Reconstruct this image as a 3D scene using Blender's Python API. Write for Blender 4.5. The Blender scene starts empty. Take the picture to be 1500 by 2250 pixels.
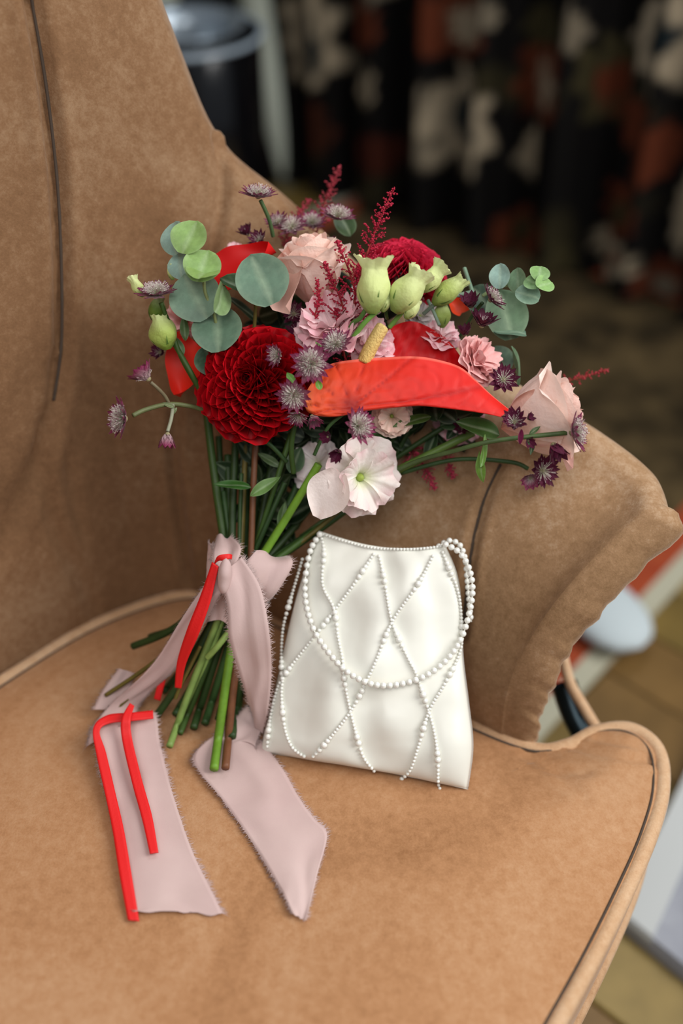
import bpy, math, random
from math import sin, cos, pi, sqrt, atan2, exp, radians
from mathutils import Vector, Matrix, noise
random.seed(7)
C = bpy.context.scene.collection
V = Vector
# ---------------------------------------------------------------- camera
TH = radians(40); FP = 2500.0; SZ = 0.46
CAM = V((0, 0, SZ + .86))
FW = V((0, cos(TH), -sin(TH))); UP = V((0, sin(TH), cos(TH))); RT = V((1, 0, 0))
cd = bpy.data.cameras.new('camera'); cam = bpy.data.objects.new('camera', cd); C.objects.link(cam)
cam.location = CAM; cam.rotation_euler = (pi/2 - TH, 0, 0)
cd.sensor_fit = 'VERTICAL'; cd.sensor_height = 36; cd.sensor_width = 24; cd.lens = FP/2250*36
cd.clip_start = .02
cd.dof.use_dof = True; cd.dof.focus_distance = .985; cd.dof.aperture_fstop = 1.45
bpy.context.scene.camera = cam
# ---------------------------------------------------------------- light
sc = bpy.context.scene
sc.view_settings.view_transform = 'Standard'; sc.view_settings.look = 'None'
sc.view_settings.exposure = 0; sc.view_settings.gamma = 1
w = bpy.data.worlds.new('world'); sc.world = w; w.use_nodes = True
w.node_tree.nodes['Background'].inputs[0].default_value = (.80, .88, 1, 1)
w.node_tree.nodes['Background'].inputs[1].default_value = .22
def area(name, loc, target, size, power, col):
    l = bpy.data.lights.new(name, 'AREA'); l.shape = 'RECTANGLE'; l.size, l.size_y = size; l.energy = power; l.color = col
    o = bpy.data.objects.new(name, l); C.objects.link(o); o.location = loc
    o.rotation_euler = (V(target) - V(loc)).to_track_quat('-Z', 'Y').to_euler()
area('window_light', (1.75, .35, 2.1), (0, .8, .5), (1.3, 1.6), 52, (1, .985, .96))
area('added_rim_light', (.45, 1.75, 2.35), (.0, .85, .5), (.7, .7), 11, (.93, .97, 1))  # added light behind the arm, gives the velvet rims their pale sheen
area('camera_fill_light', (-.1, -.5, 2.5), (.2, .9, .5), (1.3, 1.1), 22, (1, .98, .96))  # added fill from above the camera side, lifts the arm
# ---------------------------------------------------------------- helpers
W = {}
def S(r, g, b):
    f = lambda c: (c/255/12.92) if c/255 <= .04045 else ((c/255+.055)/1.055)**2.4
    return (f(r), f(g), f(b))
def mixc(a, b, t):
    t = max(0, min(1, t)); return tuple(a[i]+(b[i]-a[i])*t for i in range(3))
def P(px, py, d): return CAM + d*(FW + (px-750)/FP*RT + (1125-py)/FP*UP)
def ray(px, py): return FW + (px-750)/FP*RT + (1125-py)/FP*UP
def pix(p):
    q = p-CAM; d = q.dot(FW); return 750+q.dot(RT)/d*FP, 1125-q.dot(UP)/d*FP, d
def Pz(px, py, z):
    r = ray(px, py); return CAM + r*((z-CAM.z)/r.z)
def Ppl(px, py, p0, n):
    r = ray(px, py); return CAM + r*((p0-CAM).dot(n)/r.dot(n))
FX = V((.824, -.566, 0)); LX = V((.566, .824, 0))      # the chair's own axes: forward, sideways
def ch(s, t, z): return FX*s + LX*t + V((0, 0, z+SZ))
def frame(n, roll=0):
    z = (n[0]*RT + n[1]*UP - n[2]*FW).normalized()
    x = UP.cross(z) if abs(UP.dot(z)) < .95 else RT.cross(z)
    x.normalize(); y = z.cross(x)
    m = Matrix((x, y, z)).transposed().to_4x4()
    return m @ Matrix.Rotation(roll, 4, 'Z')
def place(px, py, d, n, size, roll=0):
    return Matrix.Translation(P(px, py, d)) @ frame(n, roll) @ Matrix.Scale(size*d/FP, 4)
def mesh(name, v, f, cols=None, smooth=True, mats=None, mi=None):
    m = bpy.data.meshes.new(name); m.from_pydata([tuple(a) for a in v], [], f)
    if cols is not None:
        a = m.color_attributes.new('Col', 'FLOAT_COLOR', 'POINT')
        flat = []
        for c in cols: flat += [c[0], c[1], c[2], 1]
        a.data.foreach_set('color', flat)
    if smooth: m.polygons.foreach_set('use_smooth', [True]*len(m.polygons))
    for k in (mats or []): m.materials.append(k)
    if mi: m.polygons.foreach_set('material_index', mi)
    m.update(); return m
def add(name, m, mat=None, parent=None, M=None, **props):
    if mat is not None and not m.materials: m.materials.append(mat)
    o = bpy.data.objects.new(name, m); C.objects.link(o)
    M = M or Matrix(); W[o] = M
    if parent is not None:
        o.parent = parent; o.matrix_basis = W[parent].inverted() @ M
    else: o.matrix_basis = M
    for k, v in props.items(): o[k] = v
    return o
def thing(name, loc, label, category, group=None):
    o = add(name, None, None, None, Matrix.Translation(loc)); o['label'] = label; o['category'] = category
    if group: o['group'] = group
    o.empty_display_size = .05
    return o
_add = add
def add(name, m, mat=None, parent=None, M=None, **props):
    if m is None:
        o = bpy.data.objects.new(name, None); C.objects.link(o); W[o] = M or Matrix(); o.matrix_basis = W[o]
        return o
    return _add(name, m, mat, parent, M, **props)
def cat(pts, n):
    """catmull-rom through tuples, n samples"""
    pts = [tuple(p) for p in pts]; K = len(pts)-1; out = []
    for i in range(n):
        x = i/(n-1)*K; k = min(int(x), K-1); t = x-k
        p0 = pts[max(k-1, 0)]; p1 = pts[k]; p2 = pts[k+1]; p3 = pts[min(k+2, K)]
        out.append(tuple(.5*((2*b)+(c-a)*t+(2*a-5*b+4*c-d)*t*t+(3*b-a-3*c+d)*t**3) for a, b, c, d in zip(p0, p1, p2, p3)))
    return out
def grid(fn, nu, nv, closed=False):
    v = []; f = []
    for i in range(nu):
        for j in range(nv): v.append(fn(i/(nu-1), j/(nv-1)))
    for i in range(nu-1):
        for j in range(nv-1):
            a = i*nv+j; f.append((a, a+nv, a+nv+1, a+1))
    return v, f
def tube(pts, rad, n=8, caps=True):
    """tube verts/faces along world points; rad number or list"""
    pts = [V(p) for p in pts]; v = []; f = []; K = len(pts)
    prev = None
    for i, p in enumerate(pts):
        t = (pts[min(i+1, K-1)]-pts[max(i-1, 0)]).normalized()
        if prev is None: x = t.orthogonal().normalized()
        else:
            x = prev-t*prev.dot(t); x.normalize()
        prev = x; y = t.cross(x); r = rad[i] if isinstance(rad, (list, tuple)) else rad
        for k in range(n):
            a = 2*pi*k/n; v.append(p+x*cos(a)*r+y*sin(a)*r)
    for i in range(K-1):
        for k in range(n):
            k2 = (k+1) % n; f.append((i*n+k, i*n+k2, (i+1)*n+k2, (i+1)*n+k))
    if caps: f.append(tuple(range(n))[::-1]); f.append(tuple((K-1)*n+k for k in range(n)))
    return v, f
class Join:
    def __init__(s): s.v = []; s.f = []; s.c = []; s.m = []
    def put(s, vf, col=(1, 1, 1), mi=0):
        v, f = vf; o = len(s.v); s.v += v; s.f += [tuple(i+o for i in q) for q in f]
        s.c += (col if isinstance(col, list) else [col]*len(v)); s.m += [mi]*len(f)
    def mesh(s, name, smooth=True): return mesh(name, s.v, s.f, s.c, smooth)
OCT = ([V((1,0,0)), V((-1,0,0)), V((0,1,0)), V((0,-1,0)), V((0,0,1)), V((0,0,-1))],
       [(0,2,4),(2,1,4),(1,3,4),(3,0,4),(2,0,5),(1,2,5),(3,1,5),(0,3,5)])
def octa(p, r): return ([V(p)+a*r for a in OCT[0]], OCT[1])
def ball_vf(nu=10, nv=7):
    v = [V((0,0,1))]; f = []
    for j in range(1, nv):
        for i in range(nu):
            a = 2*pi*i/nu; b = pi*j/nv; v.append(V((sin(b)*cos(a), sin(b)*sin(a), cos(b))))
    v.append(V((0,0,-1))); L = len(v)-1
    for i in range(nu):
        i2 = (i+1) % nu; f.append((0, 1+i, 1+i2))
        for j in range(nv-2): a = 1+j*nu; f.append((a+i, a+nu+i, a+nu+i2, a+i2))
        f.append((1+(nv-2)*nu+i, L, 1+(nv-2)*nu+i2))
    return v, f
# ---------------------------------------------------------------- materials
def mat(name, base=None, rough=.6, attr=False, sheen=0, sheen_rough=.3, sheen_tint=(1,1,1), transl=0, spec=.5, metal=0,
        noise_scale=None, noise_mix=None, bump=0, bump_scale=200, coat=0, var=0, bdist=.001, alpha=None):
    m = bpy.data.materials.new(name); m.use_nodes = True; nt = m.node_tree; N = nt.nodes; L = nt.links
    b = N['Principled BSDF']; out = N['Material Output']
    b.inputs['Roughness'].default_value = rough; b.inputs['Metallic'].default_value = metal
    b.inputs['Specular IOR Level'].default_value = spec
    b.inputs['Sheen Weight'].default_value = sheen; b.inputs['Sheen Roughness'].default_value = sheen_rough
    b.inputs['Sheen Tint'].default_value = (*sheen_tint, 1); b.inputs['Coat Weight'].default_value = coat
    tc = N.new('ShaderNodeTexCoord')
    col = None
    if attr:
        a = N.new('ShaderNodeAttribute'); a.attribute_name = 'Col'; col = a.outputs['Color']
    else:
        b.inputs['Base Color'].default_value = (*base, 1)
    if noise_mix:
        n = N.new('ShaderNodeTexNoise'); n.inputs['Scale'].default_value = noise_scale; n.inputs['Detail'].default_value = 6
        n.inputs['Roughness'].default_value = .62
        L.new(tc.outputs['Object'], n.inputs['Vector'])
        r = N.new('ShaderNodeValToRGB'); r.color_ramp.elements[0].position = .3; r.color_ramp.elements[1].position = .7
        L.new(n.outputs['Fac'], r.inputs['Fac'])
        r.color_ramp.elements[0].color = (*noise_mix[0], 1); r.color_ramp.elements[1].color = (*noise_mix[1], 1)
        if col is None: col = r.outputs['Color']
        else:
            x = N.new('ShaderNodeMixRGB'); x.blend_type = 'MULTIPLY'; x.inputs['Fac'].default_value = 1
            L.new(col, x.inputs[1]); L.new(r.outputs['Color'], x.inputs[2]); col = x.outputs['Color']
    if var:
        oi = N.new('ShaderNodeObjectInfo'); h = N.new('ShaderNodeHueSaturation')
        mr = N.new('ShaderNodeMapRange'); mr.inputs['To Min'].default_value = 1-var; mr.inputs['To Max'].default_value = 1+var
        L.new(oi.outputs['Random'], mr.inputs['Value']); L.new(mr.outputs['Result'], h.inputs['Value'])
        if col is not None: L.new(col, h.inputs['Color'])
        else: h.inputs['Color'].default_value = (*base, 1)
        col = h.outputs['Color']
    if col is not None: L.new(col, b.inputs['Base Color'])
    if bump:
        n2 = N.new('ShaderNodeTexNoise'); n2.inputs['Scale'].default_value = bump_scale; n2.inputs['Detail'].default_value = 3
        L.new(tc.outputs['Object'], n2.inputs['Vector'])
        bp = N.new('ShaderNodeBump'); bp.inputs['Strength'].default_value = bump; bp.inputs['Distance'].default_value = bdist
        L.new(n2.outputs['Fac'], bp.inputs['Height']); L.new(bp.outputs['Normal'], b.inputs['Normal'])
    if transl:
        t = N.new('ShaderNodeBsdfTranslucent'); mx = N.new('ShaderNodeMixShader'); mx.inputs[0].default_value = transl
        if col is not None: L.new(col, t.inputs['Color'])
        else: t.inputs['Color'].default_value = (*base, 1)
        L.new(b.outputs[0], mx.inputs[1]); L.new(t.outputs[0], mx.inputs[2]); L.new(mx.outputs[0], out.inputs['Surface'])
    return m
def velvet_mat(name, c_dark, c_mid, c_pale):
    m = mat(name, c_mid, rough=.9, sheen=.75, sheen_rough=.28, sheen_tint=S(240,218,196), spec=.15)
    nt = m.node_tree; N = nt.nodes; L = nt.links; b = N['Principled BSDF']; tc = N['Texture Coordinate']
    def nz(scale, det=5, rgh=.6, dist=0):
        n = N.new('ShaderNodeTexNoise'); n.inputs['Scale'].default_value = scale; n.inputs['Detail'].default_value = det
        n.inputs['Roughness'].default_value = rgh; n.inputs['Distortion'].default_value = dist
        L.new(tc.outputs['Object'], n.inputs['Vector']); return n
    big = nz(5, 4, .5, .6); fine = nz(110, 6, .8); pile = nz(520, 3, .7)
    r = N.new('ShaderNodeValToRGB'); e = r.color_ramp.elements
    e[0].position = .36; e[0].color = (*c_dark, 1); e[1].position = .68; e[1].color = (*c_pale, 1)
    k = r.color_ramp.elements.new(.5); k.color = (*c_mid, 1)
    ad = N.new('ShaderNodeMath'); ad.operation = 'MULTIPLY_ADD'; ad.inputs[1].default_value = .46
    ad2 = N.new('ShaderNodeMath'); ad2.operation = 'MULTIPLY_ADD'; ad2.inputs[1].default_value = .42
    ad3 = N.new('ShaderNodeMath'); ad3.operation = 'MULTIPLY'; ad3.inputs[1].default_value = .14
    L.new(pile.outputs['Fac'], ad3.inputs[0])
    L.new(fine.outputs['Fac'], ad2.inputs[0]); L.new(ad3.outputs[0], ad2.inputs[2])
    L.new(big.outputs['Fac'], ad.inputs[0]); L.new(ad2.outputs[0], ad.inputs[2])
    L.new(ad.outputs[0], r.inputs['Fac']); L.new(r.outputs['Color'], b.inputs['Base Color'])
    bp = N.new('ShaderNodeBump'); bp.inputs['Strength'].default_value = .35; bp.inputs['Distance'].default_value = .0012
    L.new(pile.outputs['Fac'], bp.inputs['Height']); L.new(bp.outputs['Normal'], b.inputs['Normal'])
    return m
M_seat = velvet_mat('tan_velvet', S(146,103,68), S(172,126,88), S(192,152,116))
M_back = velvet_mat('shaded_back_velvet', S(106,77,52), S(127,94,66), S(156,127,98))  # same velvet as the seat, darkened: shade on the back is in the colour
M_arm = velvet_mat('lit_arm_velvet', S(126,96,66), S(152,119,87), S(190,164,136))  # same velvet, paler: brushed nap plus light on the arm, in the colour
M_pipe = velvet_mat('piping_velvet', S(168,128,92), S(194,156,120), S(212,182,150))
M_seam = mat('seam_thread', S(70,58,48), .9)
M_petal = mat('flower_petal', attr=True, rough=.55, transl=.22, spec=.25, bump=.15, bump_scale=8, bdist=.01, var=.06, sheen=.15)
M_red = mat('dahlia_petal', attr=True, rough=.5, transl=.1, spec=.2, var=.12)
M_leaf = mat('leaf', attr=True, rough=.5, transl=.15, spec=.35, noise_scale=6, noise_mix=((.82,.82,.82),(1.1,1.1,1.1)), var=.06)
M_stem = mat('stem', attr=True, rough=.5, spec=.35, noise_scale=60, noise_mix=((.75,.75,.75),(1.15,1.15,1.1)), var=.15)
M_spathe = mat('anthurium_spathe', attr=True, rough=.5, spec=.3, transl=.06)
M_satin = mat('ivory_satin', S(232,231,220), rough=.38, spec=.45, sheen=.3, bump=.25, bump_scale=14, bdist=.01)
M_pearl = mat('pearl', S(238,238,230), rough=.18, spec=.7, coat=.5)
M_pink = mat('pink_chiffon', S(212,184,178), rough=.85, transl=.15, sheen=.3, noise_scale=9, noise_mix=(S(204,174,170), S(216,190,184)), bump=.2, bump_scale=600, bdist=.0004)
M_rrib = mat('red_velvet_ribbon', S(222,14,14), rough=.6, sheen=.3, sheen_tint=S(255,90,80), bump=.2, bump_scale=500)
# ---------------------------------------------------------------- floor, wall, curtain, rugs
fmats = [mat('oak_board_%s' % n, c, rough=.45, noise_scale=7, noise_mix=(tuple(x*.62 for x in c), tuple(x*1.2 for x in c)), spec=.35)
         for n, c in (('light', S(142,120,70)), ('mid', S(116,95,48)), ('brown', S(116,88,48)))]
base = add('floor', mesh('floor', [(-3,-2,-.02),(4,-2,-.02),(4,4.5,-.02),(-3,4.5,-.02),(-3,-2,-.1),(4,-2,-.1),(4,4.5,-.1),(-3,4.5,-.1)],
    [(0,1,2,3),(7,6,5,4),(0,4,5,1),(1,5,6,2),(2,6,7,3),(3,7,4,0)], smooth=False), mat('floor_gap', S(30,24,16), .9), kind='structure')
pd = V((.73,-.683,0)); pn = V((.683,.73,0)); PWD = .115
def box_vf(c, ax, ay, hx, hy, z0, z1, bev=.003):
    v = []
    for z, b in ((z0, 0), (z1-bev, 0), (z1, bev)):
        for sx, sy in ((-1,-1),(1,-1),(1,1),(-1,1)):
            p = c+ax*sx*(hx-b)+ay*sy*(hy-b); v.append(V((p.x, p.y, z)))
    f = [(3,2,1,0),(8,9,10,11)]
    for k in range(2):
        for i in range(4): j = (i+1)%4; f.append((k*4+i, k*4+j, k*4+4+j, k*4+4+i))
    return v, f
np_ = 0
for row in range(-2, 30):
    off = random.uniform(0, 1.1)
    for k in range(-3, 4):
        L = 1.25; c = pd*((k+.5)*L+off-.6) + pn*((row+.5)*PWD)
        x0 = c.x; y0 = c.y
        if not (-1.6 < x0 < 1.9 and -.3 < y0 < 3.7): continue
        v, f = box_vf(V((0,0,0)), pd, pn, L/2-.0012, PWD/2-.0014, -.02, random.uniform(-.0006,.0006))
        add('floorboard', mesh('floorboard', v, f, smooth=False), random.choice(fmats), base, Matrix.Translation((x0, y0, 0)))
# curtain wall: runs along the line A-B
A = V((-.3,3.08,0))-V((.79,-.61,0))*.9; B = V((-.3,3.08,0))+V((.79,-.61,0))*2.2
cu = (B-A).normalized(); cn = V((cu.y, -cu.x, 0));
if cn.y > 0: cn = -cn

LEN = (B-A).length
Mwall = mat('wall_paint', S(60,56,50), .9)
q = [A-cn*.30-cu*.4, B-cn*.30+cu*.4, B-cn*.40+cu*.4, A-cn*.40-cu*.4]
add('wall_back', mesh('wall_back', [V((p.x,p.y,0)) for p in q]+[V((p.x,p.y,2.7)) for p in q], [(0,3,2,1),(4,5,6,7),(0,1,5,4),(1,2,6,5),(2,3,7,6),(3,0,4,7)], smooth=False), Mwall, kind='structure')
# printed motifs, in curtain coordinates
CREAM=S(146,132,110); RUST=S(84,38,20); OLIVE=S(54,48,28); TEAL=S(18,28,32); DARK=S(8,6,5); PALE=S(108,98,82)
mot = []
def cpt(px, py):
    p = Ppl(px, py, A, cn); return (p-A).dot(cu), p.z, (p-CAM).dot(FW)
def motif(px, py, rx, ry, col, core=None):
    a, z, d = cpt(px, py); mot.append((a, z, rx*d/FP*1.25, ry*d/FP*1.12, col, core))
for m_ in [(690,95,62,110,CREAM,TEAL),(812,50,34,50,RUST,None),(822,190,20,60,CREAM,None),(830,330,40,50,S(60,24,14),None),
    (940,255,26,85,PALE,None),(1015,265,68,115,CREAM,TEAL),(1010,60,70,70,RUST,CREAM),(945,40,30,60,RUST,None),(1075,20,40,30,PALE,None),
    (1185,185,50,90,RUST,CREAM),(1150,350,20,70,CREAM,None),(1265,45,26,50,PALE,None),(1190,60,40,50,OLIVE,None),
    (1350,190,60,80,OLIVE,RUST),(1390,260,50,60,RUST,None),(1455,90,70,100,CREAM,TEAL),(1500,470,30,80,CREAM,None),(1345,560,55,45,CREAM,RUST),
    (1360,470,50,60,RUST,OLIVE),(1140,520,45,50,RUST,OLIVE),(1440,330,40,60,RUST,None),(960,560,50,60,S(50,22,14),None),(1330,700,60,70,CREAM,TEAL),
    (1450,640,50,50,RUST,PALE),(1240,600,30,60,OLIVE,None),(700,260,40,60,S(56,26,14),None),(1480,780,40,40,PALE,None),(1180,720,50,40,S(60,40,20),None)]:
    motif(*m_)
for k in range(120):
    a = random.uniform(0, LEN); z = random.uniform(0, 2.4)
    if any(abs(a-m_[0]) < .14 and abs(z-m_[1]) < .14 for m_ in mot): continue
    mot.append((a, z, random.uniform(.03,.08), random.uniform(.05,.1), random.choice([CREAM,RUST,OLIVE,RUST,PALE]), random.choice([None,TEAL,RUST])))
def print_col(a, z):
    n1 = noise.noise(V((a*9, z*9, 0)))*.35; n2 = noise.noise(V((a*22, z*22, 3)))*.25
    c = mixc(DARK, OLIVE, (noise.noise(V((a*7+4, z*6, 7)))-.22)*2.2)
    for (ma, mz, rx, ry, col, core) in mot:
        dx = (a-ma)/rx; dz = (z-mz)/ry
        if abs(dx) > 1.8 or abs(dz) > 1.8: continue
        ang = atan2(dz, dx); d = sqrt(dx*dx+dz*dz)*(1+.12*sin(ang*9)) + n1 + n2
        if d < 1:
            c = mixc(c, col, (1-d)*7)
            if core and d < .5: c = mixc(c, core, (.5-d)*6)
    return c
NU, NVc = 560, 230
def fold(a): return .045*sin(a*2*pi/.17+1.1*sin(a*5)) + .018*sin(a*2*pi/.071+2)
vs = []; cols = []; fs = []
for i in range(NU):
    a = LEN*i/(NU-1)
    for j in range(NVc):
        z = .02+2.3*j/(NVc-1)
        p = A+cu*a+cn*fold(a+.012*sin(z*3))*(.85+.15*sin(z*2+a)); vs.append(V((p.x, p.y, z))); cols.append(print_col(a*1.0, z))
for i in range(NU-1):
    for j in range(NVc-1): a = i*NVc+j; fs.append((a, a+NVc, a+NVc+1, a+1))
o = add('curtain', mesh('curtain', vs, fs, cols), mat('printed_curtain_cloth', attr=True, rough=.9, spec=.15), label='dark curtain printed with cream and rust flowers hanging behind the armchair', category='curtain')
sm = o.modifiers.new('thickness', 'SOLIDIFY'); sm.thickness = .002
# dark patterned rug
def slab(name, corners, z0, z1, m, parent=None, n=None, **k):
    c = [V((x, y, 0)) for x, y in corners]; v = []
    cen = sum(c, V((0,0,0)))/len(c); b = .004; K = len(c)
    for z, s in ((z0, 0), ((z0*.4+z1*.6), 0), (z1, b)):
        for p in c: q = p+(cen-p).normalized()*s; v.append(V((q.x, q.y, z)))
    f = [tuple(range(K))[::-1], tuple(2*K+i for i in range(K))]
    for r in range(2):
        for i in range(K): j = (i+1)%K; f.append((r*K+i, r*K+j, (r+1)*K+j, (r+1)*K+i))
    return add(name, mesh(name, v, f, smooth=False), m, parent, **k)
p1 = V((.380,1.160,0)); rd = V((.219,.256,0)).normalized(); rn = V((-rd.y, rd.x, 0))   # rn points to the rug's inside
def rp(a, b): q = p1+rd*a+rn*b; return (q.x, q.y)
rug = slab('patterned_rug', [rp(-.3,0), rp(1.2,0), rp(1.2,1.4), rp(-.3,1.4)], .001, .012, mat('rug_white_edge', S(176,172,150), .95, bump=.4, bump_scale=300),
     label='dark patterned rug with orange border and white edge on the floor behind the armchair', category='rug')
slab('rug_border', [rp(-.266,.034), rp(1.166,.034), rp(1.166,1.366), rp(-.266,1.366)], .011, .0135, mat('rug_orange', S(150,56,18), .95, noise_scale=30, noise_mix=(S(140,44,12), S(164,74,36))), rug, label='orange border band')
slab('rug_field', [rp(-.2,.09), rp(1.11,.09), rp(1.11,1.31), rp(-.2,1.31)], .013, .015, mat('rug_field', S(60,68,66), .95, noise_scale=9, spec=.1, noise_mix=(S(4,5,5), S(92,76,50))), rug, label='dark blue green field')
# pale grey rug, right
g0 = V((.358,.777,0)); gd = V((.097,.269,0)).normalized(); gd = V((.53,.848,0)); ge = V((.68,-.733,0))
def gp(a, b): q = g0+gd*a+ge*b; return (q.x, q.y)
M_grug = mat('pale_grey_wool', S(150,152,160), .9, noise_scale=5, noise_mix=(S(132,134,144), S(176,178,184)), sheen=.3)
grug = slab('grey_rug', [gp(-.02,0), gp(.9,0), gp(.9,.8), gp(-.02,.8)], .001, .028, M_grug, label='pale blue grey rug on the floorboards right of the armchair seat', category='rug')
slab('binding', [gp(-.02,-.004), gp(.9,-.004), gp(.9,.045), gp(-.02,.045)], .012, .031, mat('pale_binding', S(190,192,190), .8), grug, label='lighter bound edge')
# slipper
def slip(u, v):
    a = u*2*pi; x = (v*2-1); L = .125; rr = .062*sqrt(max(0, 1-x*x))*(1+.28*x)
    z = .030+.030*sin(a)*sqrt(max(0,1-x*x))*(1+.1*x); return V((x*L, rr*cos(a), max(z, 0.001)))
v, f = grid(slip, 33, 25)
add('slipper', mesh('slipper', v, f), mat('pale_felt', S(190,200,202), .9, sheen=.3), None,
    Matrix.Translation(Pz(1296,1346,.016)+V((0,0,.0))) @ Matrix.Rotation(radians(-62),4,'Z') @ Matrix.Scale(.95,4), label='pale grey rounded slipper toe lying across the orange rug border', category='slipper')
# table leg (pale), black bin
leg_base = Pz(628,405,0)
tb = thing('side_table', leg_base, 'pale grey side table leg standing before the dark curtain', 'table')
M_pale = mat('pale_grey_paint', S(186,192,178), .5)
top_z = .72
def leg_at(base, dx):
    pts = [base+(base*0+V((0,0,top_z))+dx)*k/8 for k in range(9)]
    vf = tube(pts, [.030+.012*k/8 for k in range(9)], 16)
    add('leg', mesh('leg', *vf), M_pale, tb)
for off, dl in ((V((0,0,0)), V((-.09,-.05,0))), (V((-.40,-.08,0)), V((.05,-.05,0))), (V((-.24,-.42,0)), V((0,.05,0)))): leg_at(leg_base+off, dl)
bb = V((-.312, 2.32, .0155))
bn = thing('bin', bb, 'glossy black round bin with silver rims behind the chair back', 'bin')
R_ = .155; H_ = .585
pts = [(0,0),(R_*.9,0),(R_*.93,.01),(R_,.3),(R_,H_),(R_*.97,H_+.006),(R_*.94,H_),(R_*.9,.06),(0,.05)]
def lathe(pts, n=48, c=V((0,0,0))):
    v = []; f = []; K = len(pts)
    for i in range(n):
        a = 2*pi*i/n
        for r, z in pts: v.append(c+V((r*cos(a), r*sin(a), z)))
    for i in range(n):
        for j in range(K-1): f.append((i*K+j, ((i+1)%n)*K+j, ((i+1)%n)*K+j+1, i*K+j+1))
    return v, f
add('bin_body', mesh('bin_body', *lathe(pts, c=bb)), mat('gloss_black', S(10,10,12), .15, spec=.6), bn)
chrome = mat('steel', S(210,220,228), .12, metal=1)
def ring(c, rr, r): return tube([c+V((rr*cos(a/48*2*pi), rr*sin(a/48*2*pi), 0)) for a in range(49)], r, 10, False)
add('rim', mesh('rim', *ring(bb+V((0,0,H_+.004)), R_, .006)), mat('rim_silver', S(150,162,172), .25, spec=.8), bn, label='silver rim')
add('inner_bucket', mesh('inner_bucket', *lathe([(0,H_-.12),(.085,H_-.12),(.092,H_-.02),(.1,H_+.012),(.122,H_+.022),(.120,H_+.026),(.097,H_+.017),(.087,H_-.02),(.08,H_-.11),(0,H_-.11)], 40, bb)), mat('bright_liner', S(150,160,168), .25, metal=.6), bn, label='silver inner bucket')
c_ = leg_base+V((-.22,-.22,0))
add('table_top', mesh('table_top', *lathe([(0,top_z-.002),(.27,top_z-.002),(.285,top_z+.01),(.28,top_z+.022),(0,top_z+.024)], 48, c_)), M_pale, tb)
# ---------------------------------------------------------------- armchair
chair = thing('armchair', ch(-.42,.33,-SZ), 'tan brown velvet armchair with winged back and piped seat cushion', 'armchair')
CEN = (-.35, .33)
half = [(-.100,.33),(-.100,.42),(-.100,.5),(-.103,.58),(-.108,.64),(-.118,.69),(-.138,.728),(-.168,.737),(-.195,.716),(-.210,.686),(-.235,.663),(-.30,.655),(-.38,.657),(-.46,.658),(-.54,.657),(-.60,.648),(-.646,.630),(-.69,.547),(-.712,.437),(-.722,.33)]
outl = half + [(s, .66-t) for s, t in half[-2:0:-1]]
oc = cat(outl+[outl[0]], 241)[:-1]
NO = len(oc)
tab = sorted((atan2(t-CEN[1], s-CEN[0]), sqrt((s-CEN[0])**2+(t-CEN[1])**2)) for s, t in oc)
def outr(a):
    import bisect
    i = bisect.bisect(tab, (a, 0)); lo = tab[i-1]; hi = tab[i % len(tab)]
    da = (hi[0]-lo[0]) % (2*pi); k = ((a-lo[0]) % (2*pi))/da if da else 0
    return lo[1]+(hi[1]-lo[1])*k
def dome(s, t):
    d = min((s-a)**2+(t-b)**2 for a, b in oc)**.5
    e = min(1, d/.17)
    return .024*(1-(1-e)**2.4) + .0025*noise.noise(V((s*7, t*7, 0)))*min(1, e*2)
def Pseat(px, py, lift=.002):
    z = SZ+.015
    for _ in range(6):
        p = Pz(px, py, z+lift); z = SZ+dome(p.dot(FX), p.dot(LX))
    return Pz(px, py, z+lift)
pipe_r = .0075
wr = [[(1255,1640),(1330,1655),(1420,1672)],[(1290,1700),(1200,1690),(1150,1660)],[(1310,1625),(1400,1640),(1440,1680)],[(1150,1640),(1230,1700),(1290,1760)]]
def seg_d(x, y, pl):
    b = 1e9
    for (x0,y0),(x1,y1) in zip(pl, pl[1:]):
        dx, dy = x1-x0, y1-y0; k = max(0, min(1, ((x-x0)*dx+(y-y0)*dy)/(dx*dx+dy*dy)))
        b = min(b, sqrt((x-x0-dx*k)**2+(y-y0-dy*k)**2))
    return b
vs = []; fs = []; rings = [1-((i/46)**1.6)*.995 for i in range(46)]
for ri, rho in enumerate(rings):
    for s, t in oc:
        q = rho*.985
        ss = CEN[0]+(s-CEN[0])*q; tt = CEN[1]+(t-CEN[1])*q
        p = ch(ss, tt, dome(ss, tt)-(.004 if ri == 0 else 0))
        x, y, d = pix(p)
        for w_ in wr:
            dd = seg_d(x, y, w_)
            if dd < 40: p.z += -.003*exp(-(dd/9)**2)+.0015*exp(-((dd-16)/8)**2)
        vs.append(p)
vs.append(ch(CEN[0], CEN[1], dome(*CEN)))
for r in range(len(rings)-1):
    for i in range(NO): j = (i+1)%NO; fs.append((r*NO+i, r*NO+j, (r+1)*NO+j, (r+1)*NO+i))
r = len(rings)-1
for i in range(NO): fs.append((r*NO+i, r*NO+(i+1)%NO, len(vs)-1))
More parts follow.
